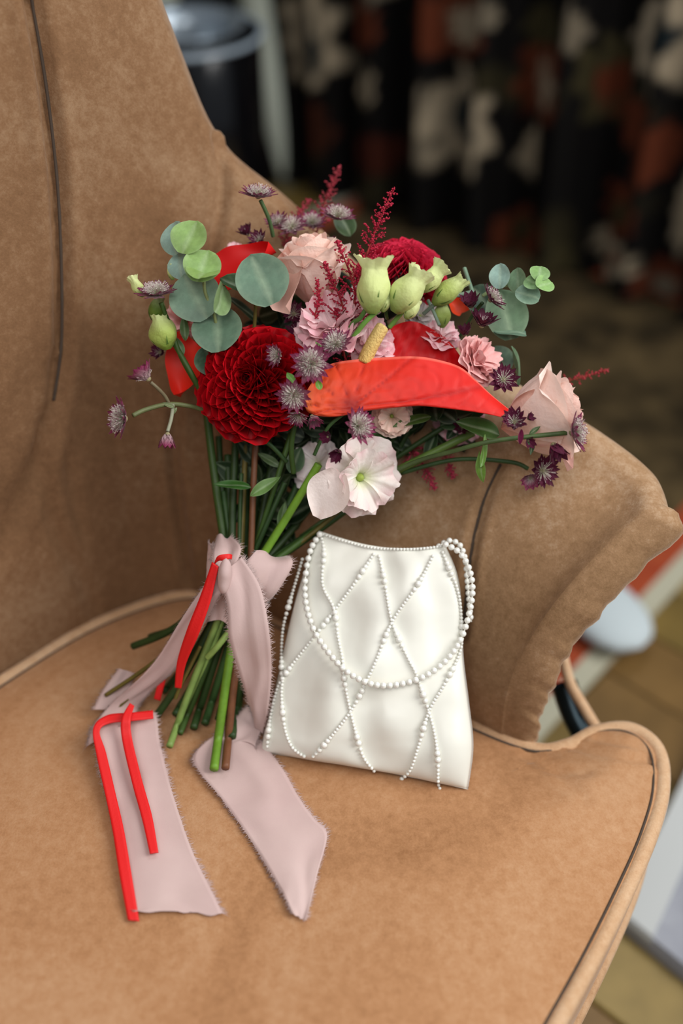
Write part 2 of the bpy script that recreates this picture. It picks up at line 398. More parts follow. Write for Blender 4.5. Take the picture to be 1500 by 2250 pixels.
# side band and bottom
side = [(0,-.004),(.004,-.02),(.007,-.05),(.006,-.085),(0,-.11),(-.05,-.118)]
o0 = len(vs)
for (off, z) in side:
    for i, (s, t) in enumerate(oc):
        a = oc[(i-1)%NO]; b = oc[(i+1)%NO]; n = V((b[1]-a[1], -(b[0]-a[0]), 0)).normalized()
        if n.dot(V((s-CEN[0], t-CEN[1], 0))) < 0: n = -n
        vs.append(ch(s+n.x*(off-.004), t+n.y*(off-.004), z))
for k in range(len(side)-1):
    for i in range(NO): j = (i+1)%NO; fs.append((o0+k*NO+i, o0+(k+1)*NO+i, o0+(k+1)*NO+j, o0+k*NO+j))
for i in range(NO): j = (i+1)%NO; fs.append((i, o0+i, o0+j, j))
fs.append(tuple(o0+(len(side)-1)*NO+i for i in range(NO)))
cush = add('seat_cushion', mesh('seat_cushion', vs, fs), M_seat, chair)
for nm, z, rr in (('piping', -.0035, pipe_r), ('piping', -.108, .006)):
    v, f = tube([ch(s, t, z+.0015*noise.noise(V((s*20,t*20,0)))) for s, t in oc+[oc[0]]], rr, 10, False)
    add('piping', mesh('piping', v, f), M_pipe, cush, label='pale velvet piping')
v, f = tube([ch(CEN[0]+(s-CEN[0])*.974, CEN[1]+(t-CEN[1])*.974, dome(CEN[0]+(s-CEN[0])*.974, CEN[1]+(t-CEN[1])*.974)+.0004) for s, t in oc+[oc[0]]], .0012, 6, False)
add('seam', mesh('seam', v, f), M_seam, cush, label='dark stitched seam')
# tub shell
ST = [ # base s,t  rim s,t,z  roll radius
 (-.725,.33, -.90,.33,.93,.04),(-.722,.40,-.895,.43,.93,.04),(-.712,.47,-.885,.55,.92,.04),(-.69,.55,-.875,.648,.90,.04),
 (-.672,.60,-.842,.730,.86,.035),(-.65,.632,-.782,.785,.66,.028),(-.625,.648,-.730,.790,.52,.024),(-.60,.655,-.686,.790,.43,.024),(-.565,.660,-.625,.805,.375,.028),
 (-.50,.662,-.53,.805,.315,.03),(-.43,.662,-.44,.805,.275,.03),(-.36,.662,-.36,.805,.25,.03),(-.31,.663,-.295,.805,.235,.03),(-.275,.664,-.24,.795,.222,.028),(-.262,.664,-.216,.764,.220,.026)]
NI, NR = 56, 14
def section(st, p):
    bs, bt, rs, rt, rz, r = st; o = V((rs-bs, rt-bt, 0)).normalized(); out = []
    for i in range(NI):
        v_ = i/(NI-1); k = v_**p; out.append(V((bs+(rs-bs)*k, bt+(rt-bt)*k, -.06+(rz+.06)*v_)) - o*.010*sin(pi*v_))
    f0 = radians(45)
    for i in range(1, NR+1):
        a = f0+(radians(215)-f0)*i/NR
        out.append(V((rs, rt, rz))+o*r*(cos(f0)-cos(a))+V((0,0,1))*r*(sin(a)-sin(f0)))
    e = out[-1]; b2 = V((bs, bt, -.10))+o*(.034-.018*max(0, min(1, (p-3)/1.5)))
    for i in range(1, NI):
        k = i/(NI-1); q = 1-(1-k)**p if False else k
        xy = e+(b2-e)*k; kk = (1-k)**p; out.append(V((b2.x+(e.x-b2.x)*kk, b2.y+(e.y-b2.y)*kk, e.z+(b2.z-e.z)*k)))
    return out
NCOL = 190
sts = cat(ST, NCOL)
cols_ = []
for i, st in enumerate(sts):
    u = i/(NCOL-1)*(len(ST)-1); p = 1.25+1.0*max(0, min(1, (u-4)/4))+2.2*max(0, (u-10.5)/3.5); cols_.append([V(a) for a in section(st, p)])
NROW = len(cols_[0])
last = cols_[-1]
for k in range(1, 9):
    a = k/8*pi/2; col = []
    for i in range(NROW):
        m_ = (last[i]+last[NROW-1-i])/2; th = (last[i]-last[NROW-1-i]).length/2
        q = m_+(last[i]-m_)*cos(a); i2 = min(i, NROW-1-i); q.x += min(th, .025)*sin(a)+(.0022*sin(i2*.75)*sin(i2*.31+1)+.0012*sin(i2*1.9))*sin(a); col.append(q)
    cols_.append(col)
GR = [ # pixel polylines of creases: points, depth (m), width px
 ([(66,-20),(100,180),(124,380),(134,560),(135,750),(118,880),(92,990),(50,1100),(-20,1230)], .012, 16),
 ([(92,990),(95,1090),(135,1200),(205,1335)], .005, 14), ([(385,890),(380,1000),(395,1130),(415,1280)], .006, 12),
 ([(478,300),(490,400),(484,470),(466,540),(458,620)], .006, 13),
 ([(1100,1020),(1070,1080),(1045,1160),(1030,1250),(1015,1400)], .006, 10),
 ([(150,1010),(165,1120),(180,1180)], .003, 12),([(-10,1000),(50,900),(90,800)], .004, 26),([(-10,1130),(50,1040),(88,930)], .004, 22),
 ]
def groove(p, n):
    w_ = ch(p.x, p.y, p.z); x, y, d = pix(w_)
    if -60 < x < 1560 and -60 < y < 1700 and d < 1.5:
        for pl, dep, wd in GR:
            dd = seg_d(x, y, pl)
            if dd < wd*4: p = p+n*(dep*exp(-(dd/wd)**2)-dep*.35*exp(-((dd-wd*2)/wd)**2))
    return p
inner_n = []
new = []
for ci, col in enumerate(cols_):
    c2 = []
    for ri, p in enumerate(col):
        if ri < NI+5:
            a = cols_[max(ci-1,0)][ri]; b = cols_[min(ci+1,len(cols_)-1)][ri]; c = col[max(ri-1,0)]; d = col[min(ri+1,NROW-1)]
            n = (b-a).cross(d-c)
            n = n.normalized() if n.length > 1e-9 else V((-1,0,0))
            if n.dot(V((p.x+.4, p.y-.33, 0))) < 0: n = -n
            fd = max(0, 1-max(0, ci-(NCOL-5))/4.0); q = p+(groove(p, n)-p)*fd
            q = q + n*fd*.0035*noise.noise(V((p.x*9, p.y*9, p.z*5)))
        else: q = p
        c2.append(q)
    new.append(c2)
def shell(c0, c1, mirror, name, both=False):
    vs = []; fs = []
    seq = new[c0:c1]
    pts = [[ch(p.x, (.66-p.y) if mirror else p.y, p.z) for p in col] for col in seq]
    if both: pts = [[ch(p.x, .66-p.y, p.z) for p in col] for col in seq[::-1]][:-1]+pts
    K = len(pts)
    for col in pts: vs += col
    for i in range(K-1):
        for j in range(NROW-1): a = i*NROW+j; q = (a, a+1, a+NROW+1, a+NROW); fs.append(q[::-1] if mirror else q)
    return mesh(name, vs, fs)
cs = int(8.2/(len(ST)-1)*NCOL)
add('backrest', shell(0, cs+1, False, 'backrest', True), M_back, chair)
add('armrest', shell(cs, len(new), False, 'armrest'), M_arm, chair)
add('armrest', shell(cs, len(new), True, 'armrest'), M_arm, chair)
# seam cords inside the creases, on the shell surface
from mathutils.bvhtree import BVHTree
allv = []; allf = []
for col in new: allv += [ch(p.x, p.y, p.z) for p in col]
for i in range(len(new)-1):
    for j in range(NROW-1): a = i*NROW+j; allf.append((a, a+1, a+NROW+1, a+NROW))
bvh = BVHTree.FromPolygons(allv, allf)
for pl in (GR[0][0][:6], GR[4][0]):
    pts = []
    for x, y in cat(pl, 50):
        h = bvh.ray_cast(CAM, ray(x, y).normalized())
        if h[0]: pts.append(h[0])
    if len(pts) > 3:
        v, f = tube(pts, .0016, 6); add('seam', mesh('seam', v, f), M_seam, chair, label='dark stitched seam')
# frame under the seat
M_wood = mat('dark_leg_wood', S(60,38,24), .35)
fr = [(-.15,.06),(-.15,.60),(-.22,.64),(-.62,.62),(-.69,.50),(-.70,.16),(-.62,.04),(-.22,.02)]
K = len(fr); v = [ch(s, t, z) for z in (-.30,-.115) for s, t in fr]
add('seat_rail', mesh('seat_rail', v, [tuple(range(K)), tuple(range(2*K-1, K-1, -1))]+[(i, i+K, (i+1)%K+K, (i+1)%K) for i in range(K)], smooth=False), M_back, chair)
for s, t in ((-.19,.10),(-.19,.56),(-.64,.14),(-.64,.52)):
    pts = [ch(s, t, -.30)+(ch(s*1.03 if s < -.4 else s+.01, t, -.459)-ch(s, t, -.30))*k/5 for k in range(6)]
    v, f = tube(pts, [.024-.009*k/5 for k in range(6)], 14); add('leg', mesh('leg', v, f), M_wood, chair)
v, f = tube([P(*q) for q in cat([(1236,1440,1.175),(1252,1500,1.17),(1280,1550,1.165),(1335,1640,1.16)], 12)], .0055, 10)
add('arm_cord', mesh('arm_cord', v, f), M_pipe, chair)
v, f = tube([P(*q) for q in cat([(1238,1500,1.19),(1262,1570,1.18),(1300,1640,1.17)], 8)], .014, 10)
add('arm_bracket', mesh('arm_bracket', v, f), mat('dark_steel', S(26,40,46), .25, metal=.7), chair, label='dark glossy bracket below the arm')
# ---------------------------------------------------------------- handbag
bagL = [(700,1166),(676,1230),(648,1320),(622,1430),(600,1530),(580,1610),(570,1652)]
bagR = [(978,1198),(1004,1260),(1015,1340),(1018,1440),(1030,1540),(1040,1640),(1028,1735)]
cL = cat(bagL, 101); cR = cat(bagR, 101)
b0 = Pseat(580,1652,.0); b1 = Pseat(1020,1738,.0); bt_ = Pz(840,1200,SZ+.172)
BN = (b1-b0).cross(bt_-b0).normalized()
if BN.dot(CAM-b0) < 0: BN = -BN
def bag_px(a, b):
    i = b*100; k = min(int(i), 99); f_ = i-k
    l = [cL[k][n]+(cL[k+1][n]-cL[k][n])*f_ for n in (0,1)]; r = [cR[k][n]+(cR[k+1][n]-cR[k][n])*f_ for n in (0,1)]
    x = l[0]+(r[0]-l[0])*a; y = l[1]+(r[1]-l[1])*a + 20*sin(pi*a)*(1-b)**3
    y += -6*sin(pi*a)*b**4
    return x, y
def bag_h(a, b):
    a = max(0, min(1, a)); b = max(0, min(1, b))
    e = (max(0, 1-abs(2*a-1)**3.0))**.5; q = (.30+.70*min(1, b*1.6)) * (max(0, 1-b**9))**.5
    h = .026*e*q
    fold_ = .0032*sin(a*9+b*5+1)*sin(b*pi) + .0026*noise.noise(V((a*5, b*6, 1)))*2 + .0012*sin(a*23-b*9)*b*(1-b)*3
    return h+fold_*e
def bag_pt(a, b, s=1):
    x, y = bag_px(a, b); p = Ppl(x, y, b0, BN); return p+BN*(bag_h(a, b)*s)
def bag_ab(x, y):
    a = .5; b = .5
    for _ in range(12):
        X, Y = bag_px(a, b); x0 = bag_px(0, b)[0]; x1 = bag_px(1, b)[0]; y0 = bag_px(a, 0)[1]; y1 = bag_px(a, 1)[1]
        a = max(0, min(1, a+(x-X)/(x1-x0))); b = max(0, min(1, b+(y-Y)/(y1-y0)))
    return a, b
def on_bag(px, py, r):
    d = .02
    for _ in range(6):
        p = Ppl(px, py, b0+BN*d, BN); x, y, _d = pix(p-BN*d); a, b = bag_ab(x, y); d = bag_h(a, b)+r
    return Ppl(px, py, b0+BN*d, BN)
bag = thing('handbag', (b0+b1)/2, 'ivory satin handbag netted with pearl strands leaning beside the bouquet', 'handbag')
vs, fs = grid(lambda u, v: bag_pt(u, v), 81, 91)
n0 = len(vs)
v2, f2 = grid(lambda u, v: bag_pt(u, v, -.75), 81, 91)
vs += v2; fs += [tuple(i+n0 for i in q[::-1]) for q in f2]
# zip the two walls along sides and bottom (top stays open)
for j in range(90):
    fs.append((j, j+1, n0+j+1, n0+j)); q = 80*91; fs.append((q+j+1, q+j, n0+q+j, n0+q+j+1))
for i in range(80): fs.append((i*91+90, (i+1)*91+90, n0+(i+1)*91+90, n0+i*91+90))
body = add('bag_body', mesh('bag_body', vs, fs), M_satin, bag)
pearl_mesh = mesh('pearl', *ball_vf(12, 8)); pearl_mesh.materials.append(M_pearl)
BV = ball_vf(8, 6)
def along(pts, step):
    out = [V(pts[0])]; acc = 0; need = step(0, 0)
    prev = V(pts[0]); tot = 0; i = 1
    for p in pts[1:]:
        p = V(p); 
        while (p-prev).length >= need:
            prev = prev+(p-prev).normalized()*need; tot += need; out.append(prev.copy()); need = step(tot, len(out))
    return out
def strand(poly, rfun, name='bead_strand', where=None, ph=0, closed=False):
    """pixel polyline -> beads on the bag; rfun(length px)->bead radius px"""
    dense = cat(poly, 260); J = Join(); bigs = []
    t = [0]
    for a, b in zip(dense, dense[1:]): t.append(t[-1]+sqrt((a[0]-b[0])**2+(a[1]-b[1])**2))
    s = 0; i = 0
    while s < t[-1]:
        while t[i+1] < s: i += 1
        k = (s-t[i])/(t[i+1]-t[i]); px = dense[i][0]+(dense[i+1][0]-dense[i][0])*k; py = dense[i][1]+(dense[i+1][1]-dense[i][1])*k
        r = rfun(s+ph); rw = r*1.05/FP
        p = (where or on_bag)(px, py, rw*.9)
        if r > 5.2: bigs.append((p, rw))
        else: J.put(([p+v*rw for v in BV[0]], BV[1]))
        s += r*2.02
    root = None
    if J.v:
        root = add(name, mesh(name, J.v, J.f), M_pearl, bag, kind='stuff')
    return root, bigs
rf = lambda s: 3.9+3.4*exp(-(((s % 138)-69)/17)**2)
nets = [([(705,1176),(711,1215),(708,1285),(733,1338),(742,1400),(752,1450),(757,1500),(769,1562),(788,1635),(800,1668),(824,1697)], 20),
 ([(820,1218),(794,1258),(774,1288),(733,1343),(697,1390),(671,1423),(623,1486),(605,1526),(592,1588),(586,1646)], 22),
 ([(832,1222),(843,1270),(860,1365),(895,1445),(911,1475),(924,1511),(940,1559),(953,1607),(961,1662),(962,1717),(968,1738)], 20),
 ([(950,1222),(920,1280),(862,1365),(825,1453),(810,1486),(770,1563),(720,1627),(686,1664)], 0),
 ([(620,1497),(618,1533),(625,1600),(642,1643),(671,1664)], 0),
 ([(994,1471),(972,1511),(942,1563),(920,1636),(902,1690),(882,1712)], 60),
 ([(664,1229),(630,1345),(620,1394),(618,1460),(620,1497)], 100),
 ([(972,1214),(990,1258),(1003,1291),(1012,1340),(1013,1420),(994,1471)], 30)]
for pl, ph in nets:
    root, bigs = strand(pl, rf, ph=ph)
    for p, r in bigs: add('pearl', pearl_mesh, None, root, Matrix.Translation(p) @ Matrix.Scale(r, 4))
root, _b = strand([(703,1172),(760,1190),(820,1204),(900,1207),(950,1203),(978,1198)], lambda s: 3.6)
# handle
def hp(px, py, r):
    a, b = bag_ab(px, py)
    if 0.01 < a < .99: return on_bag(px, py, r+.004)
    return Ppl(px, py, b0+BN*.008, BN)
Hn = add('handle', mesh('handle', *tube([hp(x, y, .002) for x, y in cat([(702,1174),(680,1215),(669,1300),(685,1375),(720,1432),(765,1478),(820,1504),(880,1503),(940,1482),(990,1440),(1020,1385),(1037,1310),(1032,1255),(1010,1215),(978,1196)], 120)], .0007, 6)), M_satin, bag)
dense = cat([(702,1174),(680,1215),(669,1300),(685,1375),(720,1432),(765,1478),(820,1504),(880,1503),(940,1482),(990,1440),(1020,1385),(1037,1310),(1032,1255),(1010,1215),(978,1196)], 300)
def run(dense, r, par):
    s = 0; last_ = None
    for x, y in dense:
        if last_ is None or sqrt((x-last_[0])**2+(y-last_[1])**2) >= r*2.0:
            last_ = (x, y); add('pearl', pearl_mesh, None, par, Matrix.Translation(hp(x, y, r/FP)) @ Matrix.Scale(r*1.05/FP, 4))
run(dense, 6.9, Hn)
d2 = cat([(962,1200),(985,1187),(1008,1196),(1020,1225),(1024,1262),(1030,1330),(1034,1370)], 200)
H2 = add('handle', mesh('handle', *tube([hp(x, y, .002)-BN*.012 for x, y in d2[::4]], .0007, 6)), M_satin, bag)
s = None
for x, y in d2:
    if s is None or sqrt((x-s[0])**2+(y-s[1])**2) >= 13: s = (x, y); add('pearl', pearl_mesh, None, H2, Matrix.Translation(hp(x, y, 0)-BN*.012) @ Matrix.Scale(6.4*1.05/FP, 4))
# ---------------------------------------------------------------- bouquet
P_free = P
def P(px, py, d):      # nothing of the bouquet goes into the upholstery
    h = bvh.ray_cast(CAM, ray(px, py).normalized())
    if h[0]: d = min(d, (h[0]-CAM).dot(FW)-.006)
    q = P_free(px, py, d)
    if q.z < SZ+.03 and q.dot(FX) < -.08 and 0 < q.dot(LX) < .66:
        zs = SZ+dome(q.dot(FX), q.dot(LX))+.011
        if q.z < zs: q = Pz(px, py, zs)
    return q
BD = 1.035
bq = thing('bouquet', Pseat(480,1690,0), 'round bridal bouquet of red and pink flowers tied with pink and red ribbon', 'bouquet')
BIND = (538, 1262)
# -- stems
G1=S(58,84,34); G2=S(42,64,28); G3=S(112,156,48); G4=S(52,80,40); BR=S(118,74,48); OL=S(104,92,40); PG=S(132,160,84)
def stem(pts, rad, col, parent=bq, name='stem', n=28, r1=None, k=8):
    w3 = [P(*q) for q in cat(pts, n)]
    r = rad*1.02/FP; rr = [r+((r1 if r1 else rad)*1.02/FP-r)*i/(n-1) for i in range(n)]
    v, f = tube(w3, rr, k)
    return add(name, mesh(name, v, f, [col]*len(v)), M_stem, parent)
lower = [ # end px, depth, radius, colour, x offset at the binding
 (470,1690,1.040,10,G3,-25),(495,1688,1.044,9,BR,0),(372,1640,1.055,8,PG,-40),(395,1612,1.065,7,G1,-30),(345,1572,1.06,9,G2,-35),(232,1528,1.065,5,OL,-30),
 (292,1420,1.09,9,G2,-40),(330,1400,1.10,9,G2,-30),(510,1620,1.075,9,G2,0),(520,1580,1.09,9,G4,20),(250,1562,1.06,5,OL,-30),(385,1570,1.07,9,G4,-20),(425,1600,1.075,9,G2,-15),
 (408,1560,1.06,7,PG,-30),(450,1590,1.085,9,G4,0),(320,1490,1.08,9,G1,-35),(480,1580,1.09,9,G2,5),(360,1520,1.09,8,G4,-35),(545,1500,1.08,7,G2,30)]
for x, y, d, r, c, o in lower:
    stem([(BIND[0]+o*.5+10, BIND[1]-20, BD+.002*random.uniform(-3,3)), ((BIND[0]+o+x)/2+random.uniform(-6,6), (BIND[1]+60+y)/2, (BD+d)/2-.003), (x, y, d)], r, c)
# pale side shoots
stem([(505,1385,1.03),(478,1420,1.03),(455,1445,1.035)], 7, PG); stem([(512,1440,1.05),(516,1510,1.055),(495,1550,1.052)], 4, G3)
stem([(440,1420,1.035),(400,1500,1.04),(385,1535,1.045)], 4, OL)
upper = [ (540,960,1.055,6,OL,-8),(700,1020,1.01,9,G3,25),(640,950,1.025,6,G1,10),(625,1060,1.03,6,G4,8),(500,1000,1.06,9,G2,-25),(520,930,1.06,9,G2,-30),(480,960,1.07,8,G2,-35),(450,870,1.06,9,G1,-38),
 (600,1000,1.06,8,G2,15),(660,1050,1.06,8,G4,30),(790,1095,1.06,11,G2,45),(760,1110,1.05,5,OL,55),(720,1140,1.05,7,G1,50),(580,980,1.08,9,G2,5),(545,1000,1.09,9,G2,0),(620,1100,1.08,9,G2,25),(700,1090,1.08,9,G2,35),(530,1040,1.045,5,G4,-12),(490,1080,1.05,6,G4,-22)]
for x, y, d, r, c, o in upper:
    stem([(BIND[0]+o, BIND[1]-20, BD+random.uniform(-.004,.01)), ((BIND[0]+o*1.15+x)/2, (BIND[1]-20+y)/2, (BD+d)/2), (x, y, d)], r, c)
stem([(549,1250,1.03),(553,1170,1.03),(556,1080,1.032),(562,960,1.035)], 7, BR)
# right-hand spray stems
for pts, r, c in [([(660,1180,1.05),(800,1080,1.04),(900,1020,1.02),(1000,990,.99),(1090,968,.975),(1245,951,.970)], 5, S(76,96,54)),
    ([(860,1040,1.04),(960,990,1.03),(1040,950,1.03)], 9, S(86,112,50)), ([(850,1020,1.05),(940,960,1.04),(1030,905,1.03)], 6, G2), ([(870,1000,1.05),(900,940,1.04)], 6, G2),
    ([(880,1040,1.04),(1000,1010,1.03),(1120,1015,1.03),(1160,1030,1.03)], 5, G4),([(840,1000,1.05),(890,930,1.04),(960,880,1.05)], 5, G4),
    ([(455,905,1.01),(420,893,1.0),(370,888,.99),(320,900,.975),(292,913,.968)], 5, S(96,102,64)), ([(372,888,.99),(362,870,.985),(345,852,.978),(331,840,.975)], 4, S(110,100,76)), ([(380,890,.99),(376,920,.98),(368,948,.973)], 4, S(140,140,120)),
    ([(440,860,1.01),(400,790,1.0),(375,720,.995),(353,665,.985)], 5, G1), ([(450,880,1.015),(420,820,1.0),(380,750,1.0)], 6, G1), ([(600,520,1.03),(590,480,1.02),(572,440,1.01)], 4.5, S(70,96,56)),
    ([(770,750,.985),(800,710,.975),(832,680,.97)], 5.5, S(104,150,66)), ([(762,738,.985),(775,710,.98),(790,700,.975),(803,680,.97)], 5, S(80,120,56)), ([(855,720,.99),(880,690,.985),(903,665,.98)], 5, S(110,150,66)),
    ([(850,700,.99),(848,690,.985),(845,660,.98)], 4, G1),
    ([(645,1040,1.02),(640,980,1.01),(652,910,1.0)], 6, G1), ([(630,1015,1.02),(590,975,1.01),(550,955,1.01)], 5, G4),
    ([(1010,740,1.0),(1040,690,.99),(1060,665,.98)], 4, G2), ([(930,690,1.01),(970,660,1.0),(1040,640,1.0)], 4.5, S(120,140,124)), ([(940,660,1.01),(950,680,1.005),(965,715,1.0)], 4, S(120,140,124)),
    ([(1020,590,1.02),(1030,620,1.01),(1040,650,1.0)], 5, S(110,134,112)), ([(1060,650,1.02),(1100,628,1.01),(1150,628,1.005),(1185,620,1.0)], 4, S(146,170,120)),
    ([(690,1000,1.0),(720,940,.99),(760,905,.985)], 4, G4)]:
    stem(pts, r, c)
# -- leaves
def leaf_mesh(kind):
    J = Join(); N1, N2 = 15, 9
    def fn(u, v):
        x = v*2-1
        if kind == 'round': wd = (sin(pi*min(1, u*.97+.03))**.55)*.5*(1.06-.12*u)
        elif kind == 'lance': wd = .17*(sin(pi*(u**.8)))**.9
        else: wd = .3*(sin(pi*u**.75))**.8
        return V((x*wd, u-.5, .10*abs(x)*wd*2-.10*(u-.5)**2+.02*sin(u*7+x*2)))
    v, f = grid(fn, N1, N2)
    return v, f
def leaf_cols(kind, base, vein):
    out = []
    for i in range(15):
        for j in range(9):
            x = abs(j/4-1); t = .0
            if x < .1: t = .7
            elif kind == 'round': t = .12*(sin((i/14*9-x*3)*2*pi) > .8)
            if x > .95: t = .35
            out.append(mixc(base, vein, t))
    return out
def leaf(px, py, d, n, size, roll, kind, base, vein=None, parent=bq, name='leaf', sx=1, **k):
    v, f = leaf_mesh(kind); vein = vein or mixc(base, (.5,.6,.4), .4)
    m = mesh(name, v, f, leaf_cols(kind, base, vein))
    return add(name, m, M_leaf, parent, place(px, py, d, n, size, roll) @ Matrix.Diagonal((sx,1,1,1)), **k)
EU1=S(134,166,96); EU2=S(122,150,128); EU3=S(96,124,102); EU4=S(146,176,164); EUD=S(52,80,40)
euc = [(385,522,.99,(-.5,.1,.8),78,.1,EU4,.9),(417,520,.975,(-.1,.25,1),84,-.35,EU1,.98),(395,582,.995,(-.4,.1,.9),62,.2,EU4,.9),(445,583,.972,(.1,.35,.9),86,-.3,EU1,.98),(446,600,.966,(.1,.9,.45),84,-.3,S(140,172,92),.9),
 (428,650,.985,(-.15,.15,1),118,.5,EU2,.98),(574,613,.975,(.1,.1,1),122,.4,EU3,.98),(478,722,.985,(-.1,.3,.9),112,.1,EU3,1.0),(540,636,.985,(.2,.6,.7),128,.98,EUD,.55),(484,655,.97,(.9,.2,.35),104,-.75,S(120,146,96),.6),(465,790,1.0,(0,.3,.9),80,.5,S(60,88,66),1),
 (1098,606,1.0,(-.3,.1,.9),58,0,EU4,.8),(1137,615,1.0,(-.6,.1,.7),58,.15,S(120,150,116),.8),(1158,648,.99,(0,.4,.9),56,1.2,EU2,1),(1185,600,.985,(.1,.5,.8),46,-.3,S(130,166,100),1),(1197,625,.98,(.3,.5,.8),46,-1.2,S(138,176,104),1),(1170,620,.985,(-.3,.5,.8),44,.9,S(128,164,108),1),
 (1110,690,1.02,(.1,.1,1),115,.2,S(96,122,92),.85),(1120,730,1.015,(.1,.9,.5),72,1.4,S(104,132,112),1.1),(1095,790,1.03,(0,.2,1),66,.6,S(74,100,80),1),(1131,805,1.02,(.9,.1,.3),90,.1,S(90,116,84),.5),(1060,660,1.03,(-.2,.2,1),80,.6,S(60,84,66),.9)]
for x, y, d, n, s, r, c, sx in euc: leaf(x, y, d, n, s, r, 'round', c, sx=sx, name='eucalyptus_leaf')
stem([(500,860,1.02),(478,740,.995),(470,690,.985),(450,640,.98),(445,590,.975),(415,550,.98)], 3.5, S(140,150,96), name='eucalyptus_stem')
stem([(545,900,1.03),(560,700,1.0),(562,660,.99),(572,640,.985)], 4, OL, name='eucalyptus_stem')
for x, y, d, n, s, r, c, kd in [(510,1066,1.02,(-.1,.7,.7),86,1.45,S(52,96,36),'lance'),(583,1068,1.01,(.1,.4,.9),84,-.95,S(96,130,66),'lance'),(620,1130,1.03,(.3,.2,.9),60,-.3,S(92,120,70),'lance'),
    (1050,940,1.0,(.2,.6,.8),100,1.2,S(60,92,40),'oval'),(1062,990,.985,(.8,.1,.6),80,-.4,S(96,136,56),'lance'),(1056,1025,.985,(-.7,.1,.7),74,.25,S(110,150,60),'lance'),(905,925,1.01,(0,.6,.8),90,1.9,S(74,104,44),'lance'),
    (850,945,1.02,(0,.5,.8),110,-1.2,S(50,86,36),'lance'),(590,1010,1.03,(0,.3,.9),60,1.0,S(88,112,70),'lance'),(650,1010,1.03,(.4,.3,.9),70,-.5,S(58,84,54),'oval'),(480,870,1.03,(-.2,.1,1),80,.5,S(44,66,40),'oval'),(700,845,.965,(0,.3,1),26,.3,S(112,160,60),'oval'),
    (638,830,.962,(0,.3,1),30,.6,S(104,160,60),'oval'),(703,765,.965,(.2,.2,1),36,.6,S(104,150,70),'lance'),(1175,945,.972,(0,.4,.9),34,-.9,S(70,92,50),'lance'),(1162,970,.975,(0,.3,.9),30,.4,S(60,80,46),'lance'),(1168,985,.975,(0,.3,.9),34,2.9,S(54,70,40),'lance'),
    (755,488,1.06,(0,.4,.9),80,.4,S(60,82,46),'oval'),(395,760,1.01,(0,.4,.9),50,.4,S(100,130,90),'lance'),(405,720,1.01,(0,.1,1),60,.1,S(80,106,56),'lance'),(370,890,.985,(0,.2,.9),30,1.2,S(110,120,80),'lance'),(382,905,.985,(0,.2,.9),24,2.6,S(110,120,80),'lance')]:
    leaf(x, y, d, n, s, r, kd, c)
for k in range(190):   # dark foliage, filler added for darkness inside the head and between the stems
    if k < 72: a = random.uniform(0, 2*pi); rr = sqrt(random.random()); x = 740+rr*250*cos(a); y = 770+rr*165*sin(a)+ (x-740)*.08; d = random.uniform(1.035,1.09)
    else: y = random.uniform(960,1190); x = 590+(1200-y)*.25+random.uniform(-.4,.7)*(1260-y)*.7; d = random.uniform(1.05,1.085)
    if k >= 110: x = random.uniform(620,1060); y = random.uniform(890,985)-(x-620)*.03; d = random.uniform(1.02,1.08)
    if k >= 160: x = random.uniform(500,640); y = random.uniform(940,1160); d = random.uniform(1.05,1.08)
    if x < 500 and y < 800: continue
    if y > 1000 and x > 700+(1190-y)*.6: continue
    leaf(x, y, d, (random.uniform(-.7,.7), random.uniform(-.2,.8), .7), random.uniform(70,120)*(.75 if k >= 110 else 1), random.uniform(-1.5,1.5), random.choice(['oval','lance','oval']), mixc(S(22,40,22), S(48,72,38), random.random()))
# -- dahlias
def spoon(wd, cup, nu=7, nv=7, tip=.25):
    def fn(u, v):
        x = v*2-1; w_ = wd*(.25+.75*sin(pi*min(1, (u*.92)**.9*.78)))*(1 if u < .7 else sqrt(max(.02, 1-((u-.7)/.32)**2)))
        return V((x*w_, u, cup*(x*x)*w_*1.5*(1.15-u*.5)+.10*u*u))
    return grid(fn, nu, nv)
def dahlia(px, py, d, n, size, N, core, c_in, c_mid, c_edge, wd=.42, nm='dahlia', maxt=112, mint=4, parent=bq, pw=.62, **kw):
    M0 = place(px, py, d, n, size, .3)
    meshes = []
    for cup in (.75, 1.05, 1.4):
        v, f = spoon(wd, cup); cc = []
        for i in range(7):
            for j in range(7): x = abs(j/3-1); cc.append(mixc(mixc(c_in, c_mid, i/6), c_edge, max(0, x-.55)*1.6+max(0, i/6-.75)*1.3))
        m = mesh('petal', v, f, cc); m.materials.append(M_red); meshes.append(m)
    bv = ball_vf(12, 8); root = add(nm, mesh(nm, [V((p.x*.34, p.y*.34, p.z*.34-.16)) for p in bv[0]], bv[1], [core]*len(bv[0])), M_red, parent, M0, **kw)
    for i in range(N):
        f_ = (i+.5)/N; az = i*2.39996; tl = radians(mint+(maxt-mint)*f_**.56)
        L = .20+.50*f_**.55; R0 = .16+.16*f_
        dirv = V((sin(tl)*cos(az), sin(tl)*sin(az), cos(tl)))
        pos = dirv*R0 + V((0,0,-.14))
        # petal axes: y along dir, z = facing towards the flower's axis / front
        y = dirv; zt = V((-cos(tl)*cos(az), -cos(tl)*sin(az), sin(tl))); x = y.cross(zt).normalized(); z = x.cross(y)
        R = Matrix((x, y, z)).transposed().to_4x4()
        s = L*random.uniform(.93,1.05); ws = (.34+.42*f_**.7)/.42*random.uniform(.9,1.1)*pw
        Mt = M0 @ Matrix.Translation(pos) @ R @ Matrix.Rotation(.16+random.uniform(-.12,.12), 4, 'X') @ Matrix.Diagonal((ws*.9*.8, s*1.22, s, 1))
        add('petal', meshes[0 if f_ > .75 else (1 if f_ > .35 else 2)], None, root, Mt)
    return root
